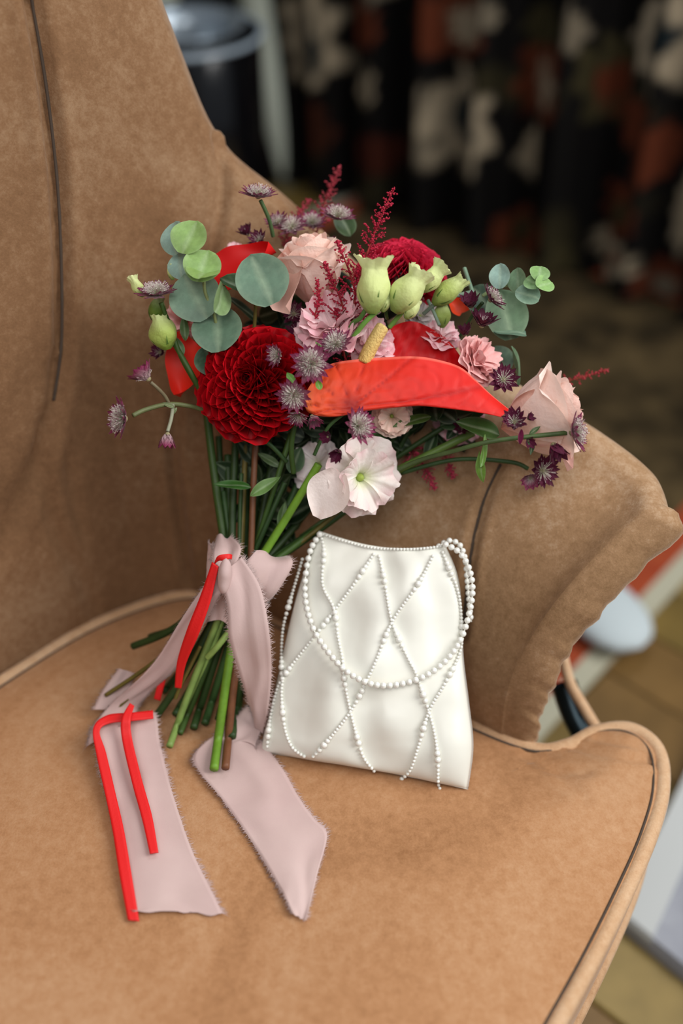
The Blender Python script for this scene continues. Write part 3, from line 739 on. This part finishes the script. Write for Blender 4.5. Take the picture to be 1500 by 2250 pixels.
dahlia(552,838,.992,(-.22,.06,.97), 120, 112, S(40,0,4), S(44,0,3), S(140,0,10), S(206,14,28), label='large deep red dahlia bloom', wd=.46, pw=.60)
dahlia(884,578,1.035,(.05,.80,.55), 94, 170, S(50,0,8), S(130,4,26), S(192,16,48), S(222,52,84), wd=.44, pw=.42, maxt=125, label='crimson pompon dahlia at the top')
# -- anthurium
def spathe():
    Nn = [(702,812),(735,797),(790,789),(850,785),(910,783),(960,790),(1010,806),(1045,835),(1080,868),(1119,900)]
    Fb = [(668,868),(676,905),(730,916),(800,903),(860,896),(920,892),(975,897),(1025,903),(1065,909),(1100,916)]
    Fa = [(712,808),(762,796),(815,768),(856,722),(902,706),(948,722),(990,754),(1032,815),(1068,866),(1117,902)]
    NUU, NVV = 90, 56
    cn_, cf, ca = cat(Nn, NUU), cat(Fb, NUU), cat(Fa, NUU); vs = []; cc = []
    for i in range(NUU):
        u = i/(NUU-1); k = sin(pi*min(1, .12+u*.86))
        (nx, ny), (fx, fy), (ax, ay) = cn_[i], cf[i], ca[i]; dd = .02*(u-.5)*0
        ctrl = [(nx, ny, .986), ((nx*.6+fx*.4), (ny*.6+fy*.4), .978-.001*k), ((nx*.15+fx*.85), (ny*.15+fy*.85), .974), (fx, fy, .976), (fx+10, fy-12, .996), ((fx+ax)/2+6, (fy*.5+ay*.5), 1.006+.012*k), (ax, ay, 1.0+.012*k)]
        for j, q in enumerate(cat(ctrl, NVV)):
            v = j/(NVV-1); x, y, d = q
            vr = atan2(y-893, (x-772)*.9); dist = sqrt((x-772)**2+(y-893)**2)
            vein = abs(sin(vr*5.2+.3+dist*.002)); q2 = exp(-(vein/.13)**2)
            cross = abs(sin(dist/15+3*sin(vr*5.2)+vr*3)); q3 = exp(-(cross/.22)**2)*(1 if vein > .15 else 0)
            lf = exp(-max(0, (x-700))/110)
            if v < .55: d += .0032*(q2*.8+q3*.55)*(.35+lf) + .001*noise.noise(V((x/20, y/20, 0)))
            else: d += .0028*noise.noise(V((x/14, y/14, 5)))+.0018*q3
            vs.append(P(x, y, d))
            c = mixc(S(216,34,26), S(226,82,42), max(0, lf*1.15-.1)); c = mixc(c, S(150,10,14), 0.62*q2*(0.5+.6*exp(-dist/220)) + .14*q3*(1-lf))
            c = mixc(c, S(205,120,60), max(0, 1-(x-668)/22)*.8 if v < .56 else 0)
            if v < .03: c = mixc(c, S(245,130,110), .5)
            if v > .55: c = mixc(S(196,10,18), S(226,40,40), .6*q3)
            if v < .5: c = mixc(c, S(130,4,14), .8*exp(-(dist/26)**2))
            cc.append(c)
    fs = []
    for i in range(NUU-1):
        for j in range(NVV-1): a = i*NVV+j; fs.append((a, a+NVV, a+NVV+1, a+1))
    return vs, fs, cc
v, f, cc = spathe()
an = add('anthurium', mesh('anthurium', v, f, cc), M_spathe, bq, label='glossy scarlet anthurium with folded heart-shaped spathe')
spx = [P(*q) for q in cat([(800,795,.990),(812,768,.987),(826,742,.984),(838,722,.982),(842,716,.982)], 22)]
v, f = tube(spx, [(16.5-2*i/21)*.98/FP*(1 if i < 18 else sqrt(max(.05, 1-((i-17)/4.3)**2))) for i in range(22)], 18)
add('spadix', mesh('spadix', v, f, [mixc(S(212,176,98), S(226,196,124), i//18/22) for i in range(len(v))]), mat('spadix', attr=True, rough=.7, bump=.9, bump_scale=380, bdist=.002), an, label='cream yellow spadix')
def heart(px, py, d, n, size, roll, col, **k):
    def fn(u, v):
        x = v*2-1; w_ = .5*(sin(pi*min(1, .06+u*.94)**.6))**.7; return V((x*w_, u-.5-.12*abs(x)*(1-u), .22*x*x-.15*u*u+.02*sin(u*14)*abs(x)))
    v, f = grid(fn, 21, 17)
    return add('anthurium', mesh('anthurium', v, f, [col]*len(v)), M_spathe, bq, place(px, py, d, n, size, roll), **k)
heart(538,588,1.015,(-.45,.5,.7), 150, -.75, S(205,16,18), label='red anthurium spathe behind the eucalyptus')
heart(412,815,1.025,(-.4,.1,.9), 120, 2.7, S(222,44,28), label='orange red anthurium spathe left of the dahlia')
heart(1000,670,1.04,(.2,.3,.9), 46, .6, S(232,70,30))
# -- roses
def rose(px, py, d, n, size, roll, N=22, cin=S(250,212,198), cout=S(252,228,216), stretch=1, **kw):
    M0 = place(px, py, d, n, size, roll)
    bv = ball_vf(14, 9); root = add('rose', mesh('rose', [V((p.x*.42, p.y*.42, p.z*.5-.15)) for p in bv[0]], bv[1], [S(236,176,158)]*len(bv[0])), M_petal, bq, M0, **kw)
    for k in range(N):
        f_ = k/(N-1); rk = .12+.80*f_**.9; az = k*2.39996; A_ = radians(105-35*f_); top = .80-.20*f_**2; curl = .30*max(0, f_-.30); ph = random.uniform(0, 6)
        def fn(u, v):
            x = v*2-1; wq = (.30+.70*u**.5) if u < .8 else 1.0*(1-.22*((u-.8)/.2)**2)
            a = x*A_*wq; cv = max(0, u-.72)/.28; ed = abs(x)**3
            r = rk*(1-(1-u)**2.2)*(.92+.10*ed) + curl*cv*cv*(1-.3*ed)
            z = -.72+(top+.72)*u*(1-.18*ed) - curl*.55*cv**2.2 + .015*sin(x*4+ph)*u + .04*cv*(1-abs(x))**2
            return V((r*cos(a), r*sin(a), z*stretch))
        v, f = grid(fn, 13, 13); cc = []
        for i in range(13):
            for j in range(13): cc.append(mixc(mixc(S(240,172,152), cin, i/8), cout, (i/12)*f_*1.2))
        add('petal', mesh('petal', v, f, cc), M_petal, root, M0 @ Matrix.Rotation(az, 4, 'Z'))
    return root
rose(692,606,1.02,(-.12,.93,.36), 82, .4, label='blush pink rose near the top', stretch=1.35)
rose(1180,915,1.005,(.93,.30,.22), 106, 2.2, label='large blush rose at the right edge', N=20, stretch=1.1)
leafy = mesh('petal', *grid(lambda u, v: V(((v*2-1)*.26*sin(pi*min(1,.15+u*.8)), u-.5, -.35*u*u+.12*(v*2-1)**2)), 9, 7)); 
leafy2 = leafy.copy()
def loose(px, py, d, n, size, roll, c, sx=1):
    v, f = grid(lambda u, v: V(((v*2-1)*.36*sin(pi*min(1,.12+u*.82))*sx, u-.5, -.22*u*u+.20*(v*2-1)**2+.02*sin(v*9+u*5))), 13, 11)
    add('petal', mesh('petal', v, f, [c]*len(v)), M_petal, bq, place(px, py, d, n, size, roll))
loose(1236,990,.99,(.5,.3,.8), 90, 3.6, S(238,196,186), .6)
loose(636,610,1.0,(-.55,.2,.8), 170, .12, S(244,200,184), .8)
# -- lisianthus blooms
def frill(px, py, d, n, size, roll, layers=3, cc3=(S(232,236,190), S(244,214,214), S(232,160,172)), per=6, op=1.0, AA=46, rf_=1.0, jg=1.0, nm='lisianthus', **kw):
    M0 = place(px, py, d, n, size, roll)
    bv = ball_vf(10, 7); root = add(nm, mesh(nm, [V((p.x*.13, p.y*.13, p.z*.3-.42)) for p in bv[0]], bv[1], [S(170,190,90)]*len(bv[0])), M_petal, bq, M0, **kw)
    for l in range(layers):
        lf = (l+1)/layers
        for k in range(per if l else max(4, per-1)):
            ph = random.uniform(0, 9); az = 2*pi*k/per+l*.55+random.uniform(-.15,.15); Rr = (.50+.5*lf)*random.uniform(.9,1.08); rise = .55*(1.15-lf)*random.uniform(.8,1.2)
            A_ = radians(AA); f1 = random.uniform(4, 6.5)*rf_; f2 = random.uniform(9, 14)*rf_; s1 = random.uniform(.7, 1.3)
            def fn(u, v):
                x = v*2-1; a = x*A_*(.35+.65*u**.6)*1.25; rr = Rr*u**(1.7-.5*lf)*op*(1-.16*abs(x)**3)
                fr_ = u**3
                jag = .022*jg*fr_*(sin(x*15+ph)+.6*sin(x*27+ph*2))
                z = -.62+(.62+rise)*u**.75 + fr_*s1*(.12*sin(x*f1+ph)+.05*sin(x*f2+ph*3)) - .20*lf*u**4
                return V(((rr+jag)*cos(a), (rr+jag)*sin(a), z+jag*.5))
            v, f = grid(fn, 14, 27); cl = []
            for i in range(14):
                for j in range(27):
                    u = i/13; c = mixc(cc3[0], cc3[1], u*1.7); cl.append(mixc(c, cc3[2], max(0, u-.62)*2.0*(.6+.4*sin(j*.7+ph))))
            add('petal', mesh('petal', v, f, cl), M_petal, root, M0 @ Matrix.Rotation(az, 4, 'Z'))
    return root
PK=(S(244,186,188), S(250,222,224), S(244,168,182)); PK2=(S(236,150,148), S(246,186,182), S(246,200,198)); WH=(S(214,228,150), S(250,244,236), S(240,196,200)); WG=(S(226,232,200), S(238,232,230), S(232,214,214))
frill(728,712,1.0,(-.25,.70,.65), 88, .2, 4, PK, label='frilled pink lisianthus above the anthurium')
frill(812,745,1.01,(.3,.4,.85), 62, .9, 3, PK)
frill(842,640,1.02,(.0,.75,.6), 74, .5, 3, WG, label='white lisianthus behind the green buds')
frill(1052,790,1.01,(.75,.35,.6), 62, .2, 4, PK2, label='salmon pink lisianthus right of the anthurium')
frill(968,735,1.02,(.2,.7,.6), 46, .6, 3, PK)
frill(862,915,1.01,(.1,-.15,.95), 50, .6, 3, (S(240,200,160), S(246,224,206), S(240,196,184)))
frill(802,1052,1.005,(.45,-.15,.85), 92, .35, 2, WH, per=4, AA=58, rf_=1.5, jg=1.4, label='open white lisianthus with pink edge below the anthurium')
loose(722,1088,.99,(-.2,.1,1), 112, 2.65, S(246,232,226), 1.25)
frill(692,1020,1.04,(-.4,.1,.9), 60, .2, 2, WG)
frill(402,705,1.03,(-.4,.2,.85), 50, .2, 4, PK2, label='salmon lisianthus at the left behind eucalyptus')
frill(515,548,1.06,(0,.6,.8), 22, .2, 2, PK); frill(1010,915,1.05,(0,.1,1), 60, .2, 2, PK)
frill(925,690,1.03,(.3,.4,.85), 44, .2, 3, WG)
# -- lisianthus buds
def bud(px, py, d, axis, size, roll=0, w_=.30, flare=.15, c0=S(120,152,70), c1=S(214,224,150), nm='flower_bud', **kw):
    """axis = pointing direction of the bud in view axes; local z runs base->tip, centre at the middle"""
    ph = random.uniform(0, 6); nu, nv = 40, 26
    def fn(u, v):
        a = u*2*pi; prof = max(w_*max(0, sin(pi*min(1, v*(1.02 if flare > .05 else .95)+.05)))**.75, .52*w_ if v > .5 else 0) + 1.15*flare*(max(0, v-.66)/.34)**1.2
        if v > .8: prof *= 1
        sp = 1+.10*sin(a*3+v*7+ph)*v**.7 + .16*max(0, v-.7)*sin(a*9+ph)*2
        z = v-.5 + (.05*sin(a*2+ph)+.02*sin(a*11))*max(0, v-.7)*3
        return V((prof*sp*cos(a), prof*sp*sin(a), z))
    v, f = grid(fn, nu, nv); cl = [mixc(mixc(c0, c1, (j/(nv-1))*2.6), S(232,236,190), max(0, j/(nv-1)-.5)) for i in range(nu) for j in range(nv)]
    root = add(nm, mesh(nm, v, f, cl), M_petal, bq, place(px, py, d, axis, size, roll), **kw)
    for k in range(5):  # sepals
        az = k*2*pi/5
        v, f = grid(lambda u, t: V(((t*2-1)*.05*(1-u)*(1)+0, 0, 0))+V((0, (w_*sin(pi*min(1,u*.38+.02))**.8*1.12)+.01, u*.42-.5)), 8, 4)
        add('sepal', mesh('sepal', v, f, [S(96,132,60)]*len(v)), M_leaf, root, W[root] @ Matrix.Rotation(az, 4, 'Z'))
    return root
bud(820,628,.965,(.05,.98,.15), 122, 0, .30, .17, label='pale green furled bud, the tallest')
bud(845,662,.972,(.2,.95,.1), 48, 0, .32, 0); bud(896,640,.97,(.55,.8,.2), 110, 0, .32, .1); bud(948,612,.985,(.65,.7,.1), 78, 0, .28, .16)
bud(905,680,.972,(.6,.8,.2), 50, 0, .30, 0); bud(985,640,1.0,(.72,.6,.1), 88, 0, .27, .05, S(110,140,60), S(188,204,112)); bud(972,690,1.01,(0,.8,.2), 60, 0, .3, 0, S(110,140,60), S(170,190,100))
bud(358,730,.995,(-.2,.9,.2), 78, 0, .40, .02, S(130,166,60), S(190,210,110), label='pale green bud at the left'); bud(302,630,.99,(-.5,.85,.1), 50, 0, .26, .12); bud(377,598,1.0,(-.1,.9,.1), 34, 0, .3, .05); bud(345,678,1.0,(.3,.8,.2), 56, 0, .34, 0, S(90,120,50), S(130,160,70))
# -- astrantia
BU=S(138,50,88); BU2=S(86,22,48); BU3=S(198,170,172); DK=S(62,14,34)
bmesh_cache = {}
def bract_mesh(dark):
    if dark in bmesh_cache: return bmesh_cache[dark]
    nu, nv = 7, 5
    v, f = grid(lambda u, t: V(((t*2-1)*.155*sin(pi*min(1, .22+u*.78))**.9, u, .10*abs(t*2-1)*.3+.10*u*u)), nu, nv)
    cl = []
    for i in range(nu):
        for j in range(nv):
            u = i/(nu-1); c = mixc(BU3, BU, u*1.5-.2) if not dark else mixc(BU, DK, .35+u*.5)
            if j in (1, 3): c = mixc(c, DK, .35)
            cl.append(c)
    m = mesh('bract', v, f, cl); m.materials.append(M_petal); bmesh_cache[dark] = m; return m
M_fl = mat('astrantia_florets', attr=True, rough=.7, spec=.2)
def astr(px, py, d, n, size, open_=1.0, N=13, dark=0, pins=150, **kw):
    M0 = place(px, py, d, n, size, random.uniform(0, 6)); J = Join()
    bv = ball_vf(10, 6); J.put(([V((p.x*.16, p.y*.16, p.z*.14-.02)) for p in bv[0]], bv[1]), mixc(S(150,160,110), BU, .3))
    if open_ > .35:
        for k in range(pins):
            f_ = (k+.5)/pins; tl = radians(5+77*f_**.62)*(.75+.25*open_); az = k*2.39996+random.uniform(-.2,.2); L = random.uniform(.50,.70)*(1 if f_ > .3 else .85)
            dv = V((sin(tl)*cos(az), sin(tl)*sin(az), cos(tl)*.95+.10)); e = dv*L
            q = dv.orthogonal().normalized(); q2 = dv.cross(q).normalized(); wd = .020
            J.put(([q*wd*.6, q2*wd*.6, -(q+q2)*wd*.6, e+q*wd*.45, e+q2*wd*.45, e-(q+q2)*wd*.45], [(0,1,4,3),(1,2,5,4),(2,0,3,5)]), [S(178,186,150)]*3+[S(214,200,196)]*3)
            J.put(octa(e, random.uniform(.020,.032)), random.choice([S(150,96,116), S(120,60,84), S(206,190,186), S(104,50,72), S(220,208,200)]))
    root = add('astrantia', J.mesh('astrantia', smooth=False), M_fl, bq, M0, **kw)
    root['kind'] = 'part'; del root['kind']
    for lay in range(2 if open_ > .35 else 1):
        for k in range(N):
            az = 2*pi*(k+.5*lay)/N+random.uniform(-.1,.1); tl = radians((88 if lay == 0 else 78)*open_+ (10 if open_ < .5 else 0))+random.uniform(-.1,.1)
            y = V((sin(tl)*cos(az), sin(tl)*sin(az), cos(tl))); z = V((-cos(tl)*cos(az), -cos(tl)*sin(az), sin(tl))); x = y.cross(z)
            R = Matrix((x, y, z)).transposed().to_4x4(); s = random.uniform(.86,1.05)*(1 if lay == 0 else .88)
            add('bract', bract_mesh(dark), None, root, M0 @ Matrix.Translation(y*.10*(1 if open_ > .35 else .5)+V((0,0,-.08))) @ R @ Matrix.Diagonal((s*(1.15 if open_ > .5 else 1.9), s*(.9 if open_ > .5 else 1.1), s, 1)))
    return root
for a in [(683,800,.958,(0,.1,1),52,1,13,0,190),(738,758,.965,(-.25,.5,.8),46,.9,12,0,170),(645,868,.96,(-.1,-.35,.95),44,.9,12,0,150),(785,937,.958,(.6,.2,.75),50,.85,12,0,170),(612,780,.965,(-.7,-.1,.6),36,.7,10,0,90),
    (272,920,.965,(-.82,.05,.55),54,.85,12,0,180),(343,645,.975,(-.05,.85,.5),50,.95,12,0,150),(567,430,1.01,(.1,.85,.5),46,.9,12,0,130),(742,476,1.04,(.15,.75,.6),46,.9,12,0,110),(1078,658,.975,(.75,.5,.45),42,.8,11,1,110),
    (1258,950,.965,(.90,.12,.42),54,.85,12,0,190),(640,500,1.05,(-.1,.6,.7),42,.9,12,0,90),(685,490,1.06,(.1,.6,.7),38,.9,12,0,90),(610,490,1.04,(-.3,.6,.7),34,.8,10,0,70),
    (325,832,.975,(-.65,.7,.2),42,.45,10,0,40),(368,955,.972,(-.05,-1,.1),36,.32,9,0,0),(1130,928,.965,(-.15,.35,.9),42,.62,11,1,40),(1216,978,.968,(.3,-.8,.3),42,.28,9,1,0),(1035,672,.985,(-.2,.6,.6),36,.35,9,1,0),(1058,715,.978,(.2,.8,.5),38,.45,10,1,30),
    (1022,735,.985,(-.2,.8,.5),28,.35,9,1,0),(1105,835,1.0,(.1,.2,.9),42,.8,11,1,40),(745,992,.965,(-.4,-.5,.7),30,.32,9,1,0),(655,910,.975,(-.1,-.8,.5),36,.7,10,0,30),(685,915,.975,(.4,-.8,.4),28,.5,8,0,0),
    (1190,1035,1.02,(.3,-.1,.9),46,.8,11,1,50),(1165,1050,1.01,(-.2,-.4,.8),28,.5,9,0,20),(352,775,1.03,(-.3,.2,.8),30,.6,10,1,20),(570,530,1.03,(-.3,.4,.8),32,.6,10,1,30),(545,515,1.04,(-.4,.6,.5),26,.5,9,1,10),(645,690,1.02,(0,.3,.9),36,.8,10,1,30),(720,545,1.05,(0,.5,.8),34,.8,10,1,30),
    (1015,940,1.02,(0,.2,.9),30,.6,9,1,10),(660,735,1.02,(0,.2,.9),40,.8,11,1,20),(1160,920,.972,(.5,.3,.7),16,.4,7,1,0),(1160,968,.975,(.2,-.3,.7),22,.35,7,1,0),(720,960,.97,(-.3,-.1,.9),22,.5,8,1,0)]:
    astr(*a)
loose(1143,960,.966,(0,-.2,.9), 34, 3.1, S(130,44,84), .5)
# -- astilbe
def astilbe(pts, size, dens=26, col=S(150,22,48), shrink=1, fuzz=1, **kw):
    J = Join(); c = [P(*q) for q in cat(pts, 40)]; J.put(tube(c, [2.3/FP*(1.2-i/39*.7) for i in range(40)], 6), mixc(col, S(120,70,40), .4))
    for k in range(dens):
        f_ = k/dens; i = int(f_*38); p = c[i]; t = (c[i+1]-c[i]).normalized(); az = k*2.4
        o = t.orthogonal().normalized(); o = Matrix.Rotation(az, 3, t) @ o; L = size*1.0/FP*(1-f_)**.9*random.uniform(.7,1.1)+6/FP
        e = p+(o*.85+t*.55)*L; J.put(tube([p, (p+e)/2+t*.0008, e], .9/FP, 4), col); nb = max(3, int(L*FP/3.0))
        for b in range(nb):
            q = p+(e-p)*((b+1)/nb); q = q+V((random.uniform(-1,1), random.uniform(-1,1), random.uniform(-1,1)))*2.6/FP*fuzz
            J.put(octa(q, random.uniform(1.8,3.2)/FP), mixc(col, S(206,60,84), random.random()*.6))
    for i in range(22, 40):
        for b in range(3): J.put(octa(c[i]+V((random.uniform(-1,1), random.uniform(-1,1), random.uniform(-1,1)))*3/FP, random.uniform(2,3.4)/FP), mixc(col, S(206,70,90), random.random()*.6))
    return add('astilbe', J.mesh('astilbe'), M_stem if False else M_fl, bq, kind='stuff', **kw)
astilbe([(770,720,1.0),(785,630,.995),(812,540,.99),(840,470,.985),(865,414,.985)], 64, 60, label='feathery crimson astilbe spike')
astilbe([(760,700,1.0),(745,650,.99),(725,610,.985),(712,575,.985)], 34, 26); astilbe([(680,760,1.0),(690,700,.995),(700,660,.99),(695,615,.985)], 26, 22, S(170,24,54))
astilbe([(780,640,.99),(765,590,.985),(748,550,.985),(742,530,.985)], 26, 20)
astilbe([(690,540,1.08),(705,470,1.09),(728,410,1.09),(745,366,1.09)], 40, 40, S(120,46,50)); astilbe([(620,540,1.07),(650,480,1.08),(680,440,1.09)], 30, 30, S(120,40,50)); astilbe([(1180,870,1.05),(1240,840,1.06),(1290,825,1.06),(1335,812,1.06)], 20, 24, S(130,44,40)); astilbe([(900,980,1.06),(935,1030,1.05),(955,1075,1.05)], 34, 34, S(150,50,70)); astilbe([(960,960,1.06),(985,1020,1.05),(995,1050,1.05)], 26, 24, S(150,50,70))
astilbe([(760,800,1.0),(745,720,1.0),(740,680,1.0)], 30, 20)
# -- ribbons
def RP(q, lift=0):
    x, y, d = q
    if d is None or d <= 0: return Pseat(x, y, .0025+lift+(-d if d else 0))
    return P(x, y, d)
def ribbon(name, st, matr, nx=11, n=90, fray=0, wave=.0012, parent=bq, ragged=0, thick=.0005, **kw):
    Ls = [RP(a[0:3]) for a in st]; Rs = [RP(a[3:6]) for a in st]
    cl = [V(p) for p in cat(Ls, n)]; cr = [V(p) for p in cat(Rs, n)]; vs = []; fs = []
    for i in range(n):
        a, b = cl[i], cr[i]; t = (cl[min(i+1, n-1)]+cr[min(i+1, n-1)]-cl[max(i-1, 0)]-cr[max(i-1, 0)]).normalized(); nn = (b-a).cross(t)
        nn = nn.normalized() if nn.length > 1e-9 else V((0,0,1))
        if nn.dot(CAM-a) < 0: nn = -nn
        for j in range(nx):
            x = j/(nx-1); e = .0
            p = a+(b-a)*x + nn*(wave*(1+sin(x*7+i*.06+noise.noise(V((i*.05, x*2, 1)))*3)))
            if ragged and i == n-1: p = p+t*ragged*(noise.noise(V((x*4, 3, 0)))*1.4)
            vs.append(p)
    for i in range(n-1):
        for j in range(nx-1): q = i*nx+j; fs.append((q, q+nx, q+nx+1, q+1))
    o = add(name, mesh(name, vs, fs), matr, parent, **kw)
    s_ = o.modifiers.new('thickness', 'SOLIDIFY'); s_.thickness = thick; s_.offset = 0
    if fray:
        J = Join()
        for side in (0, 1):
            for i in range(n-1):
                for r in range(fray):
                    k = random.random(); a = vs[i*nx+(0 if side == 0 else nx-1)]; b = vs[(i+1)*nx+(0 if side == 0 else nx-1)]
                    inn = vs[i*nx+(1 if side == 0 else nx-2)]; o_ = (a-inn).normalized(); t = (b-a); tn = t.normalized() if t.length > 0 else V((1,0,0))
                    p = a+t*k; L = random.uniform(1, 8)**1.3/FP; e = p+o_*L+tn*random.uniform(-.7,1.2)*L+V((0,0,random.uniform(0,.0008))); wd = .00042
                    J.put(([p-tn*wd-o_*.0004, p+tn*wd-o_*.0004, p-o_*.0004+V((0,0,.0003)), e], [(0,1,3),(1,2,3),(2,0,3)]))
        add('frayed_edge', mesh('frayed_edge', J.v, J.f), matr, o, kind='stuff')
    return o
# wrap round the stems
def wrap(u, v):
    a = u*2*pi; L = P(490,1205,BD), P(625,1245,BD); c0 = P(535,1225,BD+.004); c1 = P(487,1368,BD+.006); c = c0+(c1-c0)*v
    ax = (c1-c0).normalized(); x = RT-ax*RT.dot(ax); x.normalize(); y = ax.cross(x)
    r = (.031-.014*v)*(1+.05*sin(a*7+v*5)+.03*sin(a*13+v*12)); rag = 0
    return c+x*cos(a)*r*1.05+y*sin(a)*r*.85+ax*(.003*sin(a*5+2)*(1-v)+.004*sin(a*3)*v)
v, f = grid(wrap, 73, 24); wr_ = add('ribbon_wrap', mesh('ribbon_wrap', v, f), M_pink, bq, label='blush chiffon ribbon wound round the stems')
J = Join()
for i in range(73*6):
    a = random.random(); p = wrap(a, 0); q = wrap(a, .06); o_ = (p-q).normalized(); L = random.uniform(1,7)**1.2/FP; e = p+o_*L+V((random.uniform(-1,1)*L*.6, 0, 0))
    J.put(([p-RT*.0003, p+RT*.0003, p+V((0,0,.0003)), e], [(0,1,3),(1,2,3),(2,0,3)]))
add('frayed_edge', mesh('frayed_edge', J.v, J.f), M_pink, wr_, kind='stuff')
ribbon('ribbon_loop', [(560,1212,1.0,615,1228,1.03),(535,1250,.996,640,1238,1.012),(540,1290,1.0,610,1290,1.01),(545,1310,1.01,580,1322,1.02)], M_pink, fray=3, n=30, wave=.002)
ribbon('ribbon_loop', [(478,1180,1.03,505,1185,1.03),(468,1215,1.01,530,1212,1.01),(472,1250,1.002,515,1250,1.0)], M_pink, fray=3, n=24, wave=.002)
ribbon('ribbon_fold', [(262,1468,1.07,292,1478,1.07),(232,1510,1.07,290,1500,1.07),(205,1560,1.07,280,1560,1.07)], M_pink, fray=3, n=30)
# knot
bv = ball_vf(18, 12)
def knotp(p): return V((p.x*.0085*(1+.12*sin(p.z*6)), p.y*.0062, p.z*.0155*(1+.08*sin(p.x*4))))
add('ribbon_knot', mesh('ribbon_knot', [knotp(p) for p in bv[0]], bv[1]), M_pink, bq, Matrix.Translation(P(494,1265,.988)) @ frame((.1,.98,.2)))
ribbon('ribbon_tail', [(478,1240,.998,498,1255,.995),(440,1300,1.0,500,1290,.996),(390,1370,1.01,480,1310,1.0),(340,1450,1.03,430,1400,1.025),(282,1510,1.045,385,1470,1.045),(232,1560,1.058,330,1520,1.06),(203,1600,1.062,300,1560,1.068),(192,1640,1.062,290,1600,1.068)], M_pink, fray=3, n=100, label='left ribbon tail, upper run')
ribbon('ribbon_tail', [(192,1642,-.006,262,1600,-.012),(206,1600,-.014,335,1568,-.012),(216,1670,-.007,350,1630,-.005),(228,1720,-.003,362,1680,-.002),(248,1780,-.001,378,1740,-.002),(268,1880,0,418,1860,-.001),(288,1990,0,458,1945,0),(300,2005,0,488,2008,0)], M_pink, fray=4, n=110, ragged=.006, nx=21, label='left ribbon tail lying on the seat')
ribbon('ribbon_tail', [(482,1265,.99,530,1225,.995),(500,1330,.99,572,1290,.99),(505,1400,.995,592,1390,.99),(525,1470,1.01,596,1480,1.01),(545,1540,1.03,588,1560,1.03),(560,1590,1.05,575,1610,1.045)], M_pink, fray=4, n=90, label='right ribbon tail, hanging run')
ribbon('ribbon_tail', [(545,1550,1.06,575,1600,1.05),(505,1590,1.075,560,1640,-.002),(430,1655,-.001,572,1630,-.002),(440,1700,0,620,1690,0),(490,1760,0,655,1750,-.001),(540,1830,0,690,1800,-.001),(590,1910,0,718,1835,-.001),(625,1970,0,695,1930,0),(645,2012,0,672,2025,0)], M_pink, fray=4, n=120, ragged=.003, nx=21, label='right ribbon tail lying on the seat')
ribbon('red_ribbon', [(470,1240,.99,480,1228,.988),(478,1222,.984,494,1232,.984),(500,1217,.984,503,1228,.984),(509,1219,.988,508,1229,.988)], M_rrib, nx=5, n=24, wave=0, thick=.0012, label='red ribbon loop over the knot')
ribbon('red_ribbon', [(466,1235,.987,480,1245,.985),(440,1310,.992,462,1322,.990),(412,1380,1.0,436,1395,1.0),(390,1450,1.02,408,1460,1.02),(384,1510,1.035,398,1512,1.035)], M_rrib, nx=5, n=50, wave=0, thick=.0012)
ribbon('red_ribbon', [(352,1480,1.055,366,1485,1.055),(338,1535,1.06,352,1540,1.06)], M_rrib, nx=5, n=12, wave=0, thick=.0012)
ribbon('red_ribbon', [(336,1561,-.022,337,1579,-.020),(290,1566,-.024,290,1584,-.022),(235,1572,-.024,238,1590,-.022),(205,1600,-.023,219,1608,-.021),(212,1660,-.015,233,1655,-.014),(232,1750,-.009,254,1745,-.008),(248,1830,-.006,272,1822,-.006),(262,1920,-.005,288,1915,-.005),(281,2022,-.001,306,2024,-.001)], M_rrib, nx=5, n=110, wave=0, thick=.0012, label='long red ribbon tail along the left edge')
ribbon('red_ribbon', [(285,1545,-.030,295,1552,-.028),(267,1580,-.028,287,1582,-.027),(268,1625,-.018,290,1622,-.018),(290,1720,-.010,312,1714,-.010),(312,1800,-.008,334,1793,-.008),(329,1876,-.007,348,1873,-.007)], M_rrib, nx=5, n=70, wave=0, thick=.0012, label='shorter red ribbon tail on the pink ribbon')
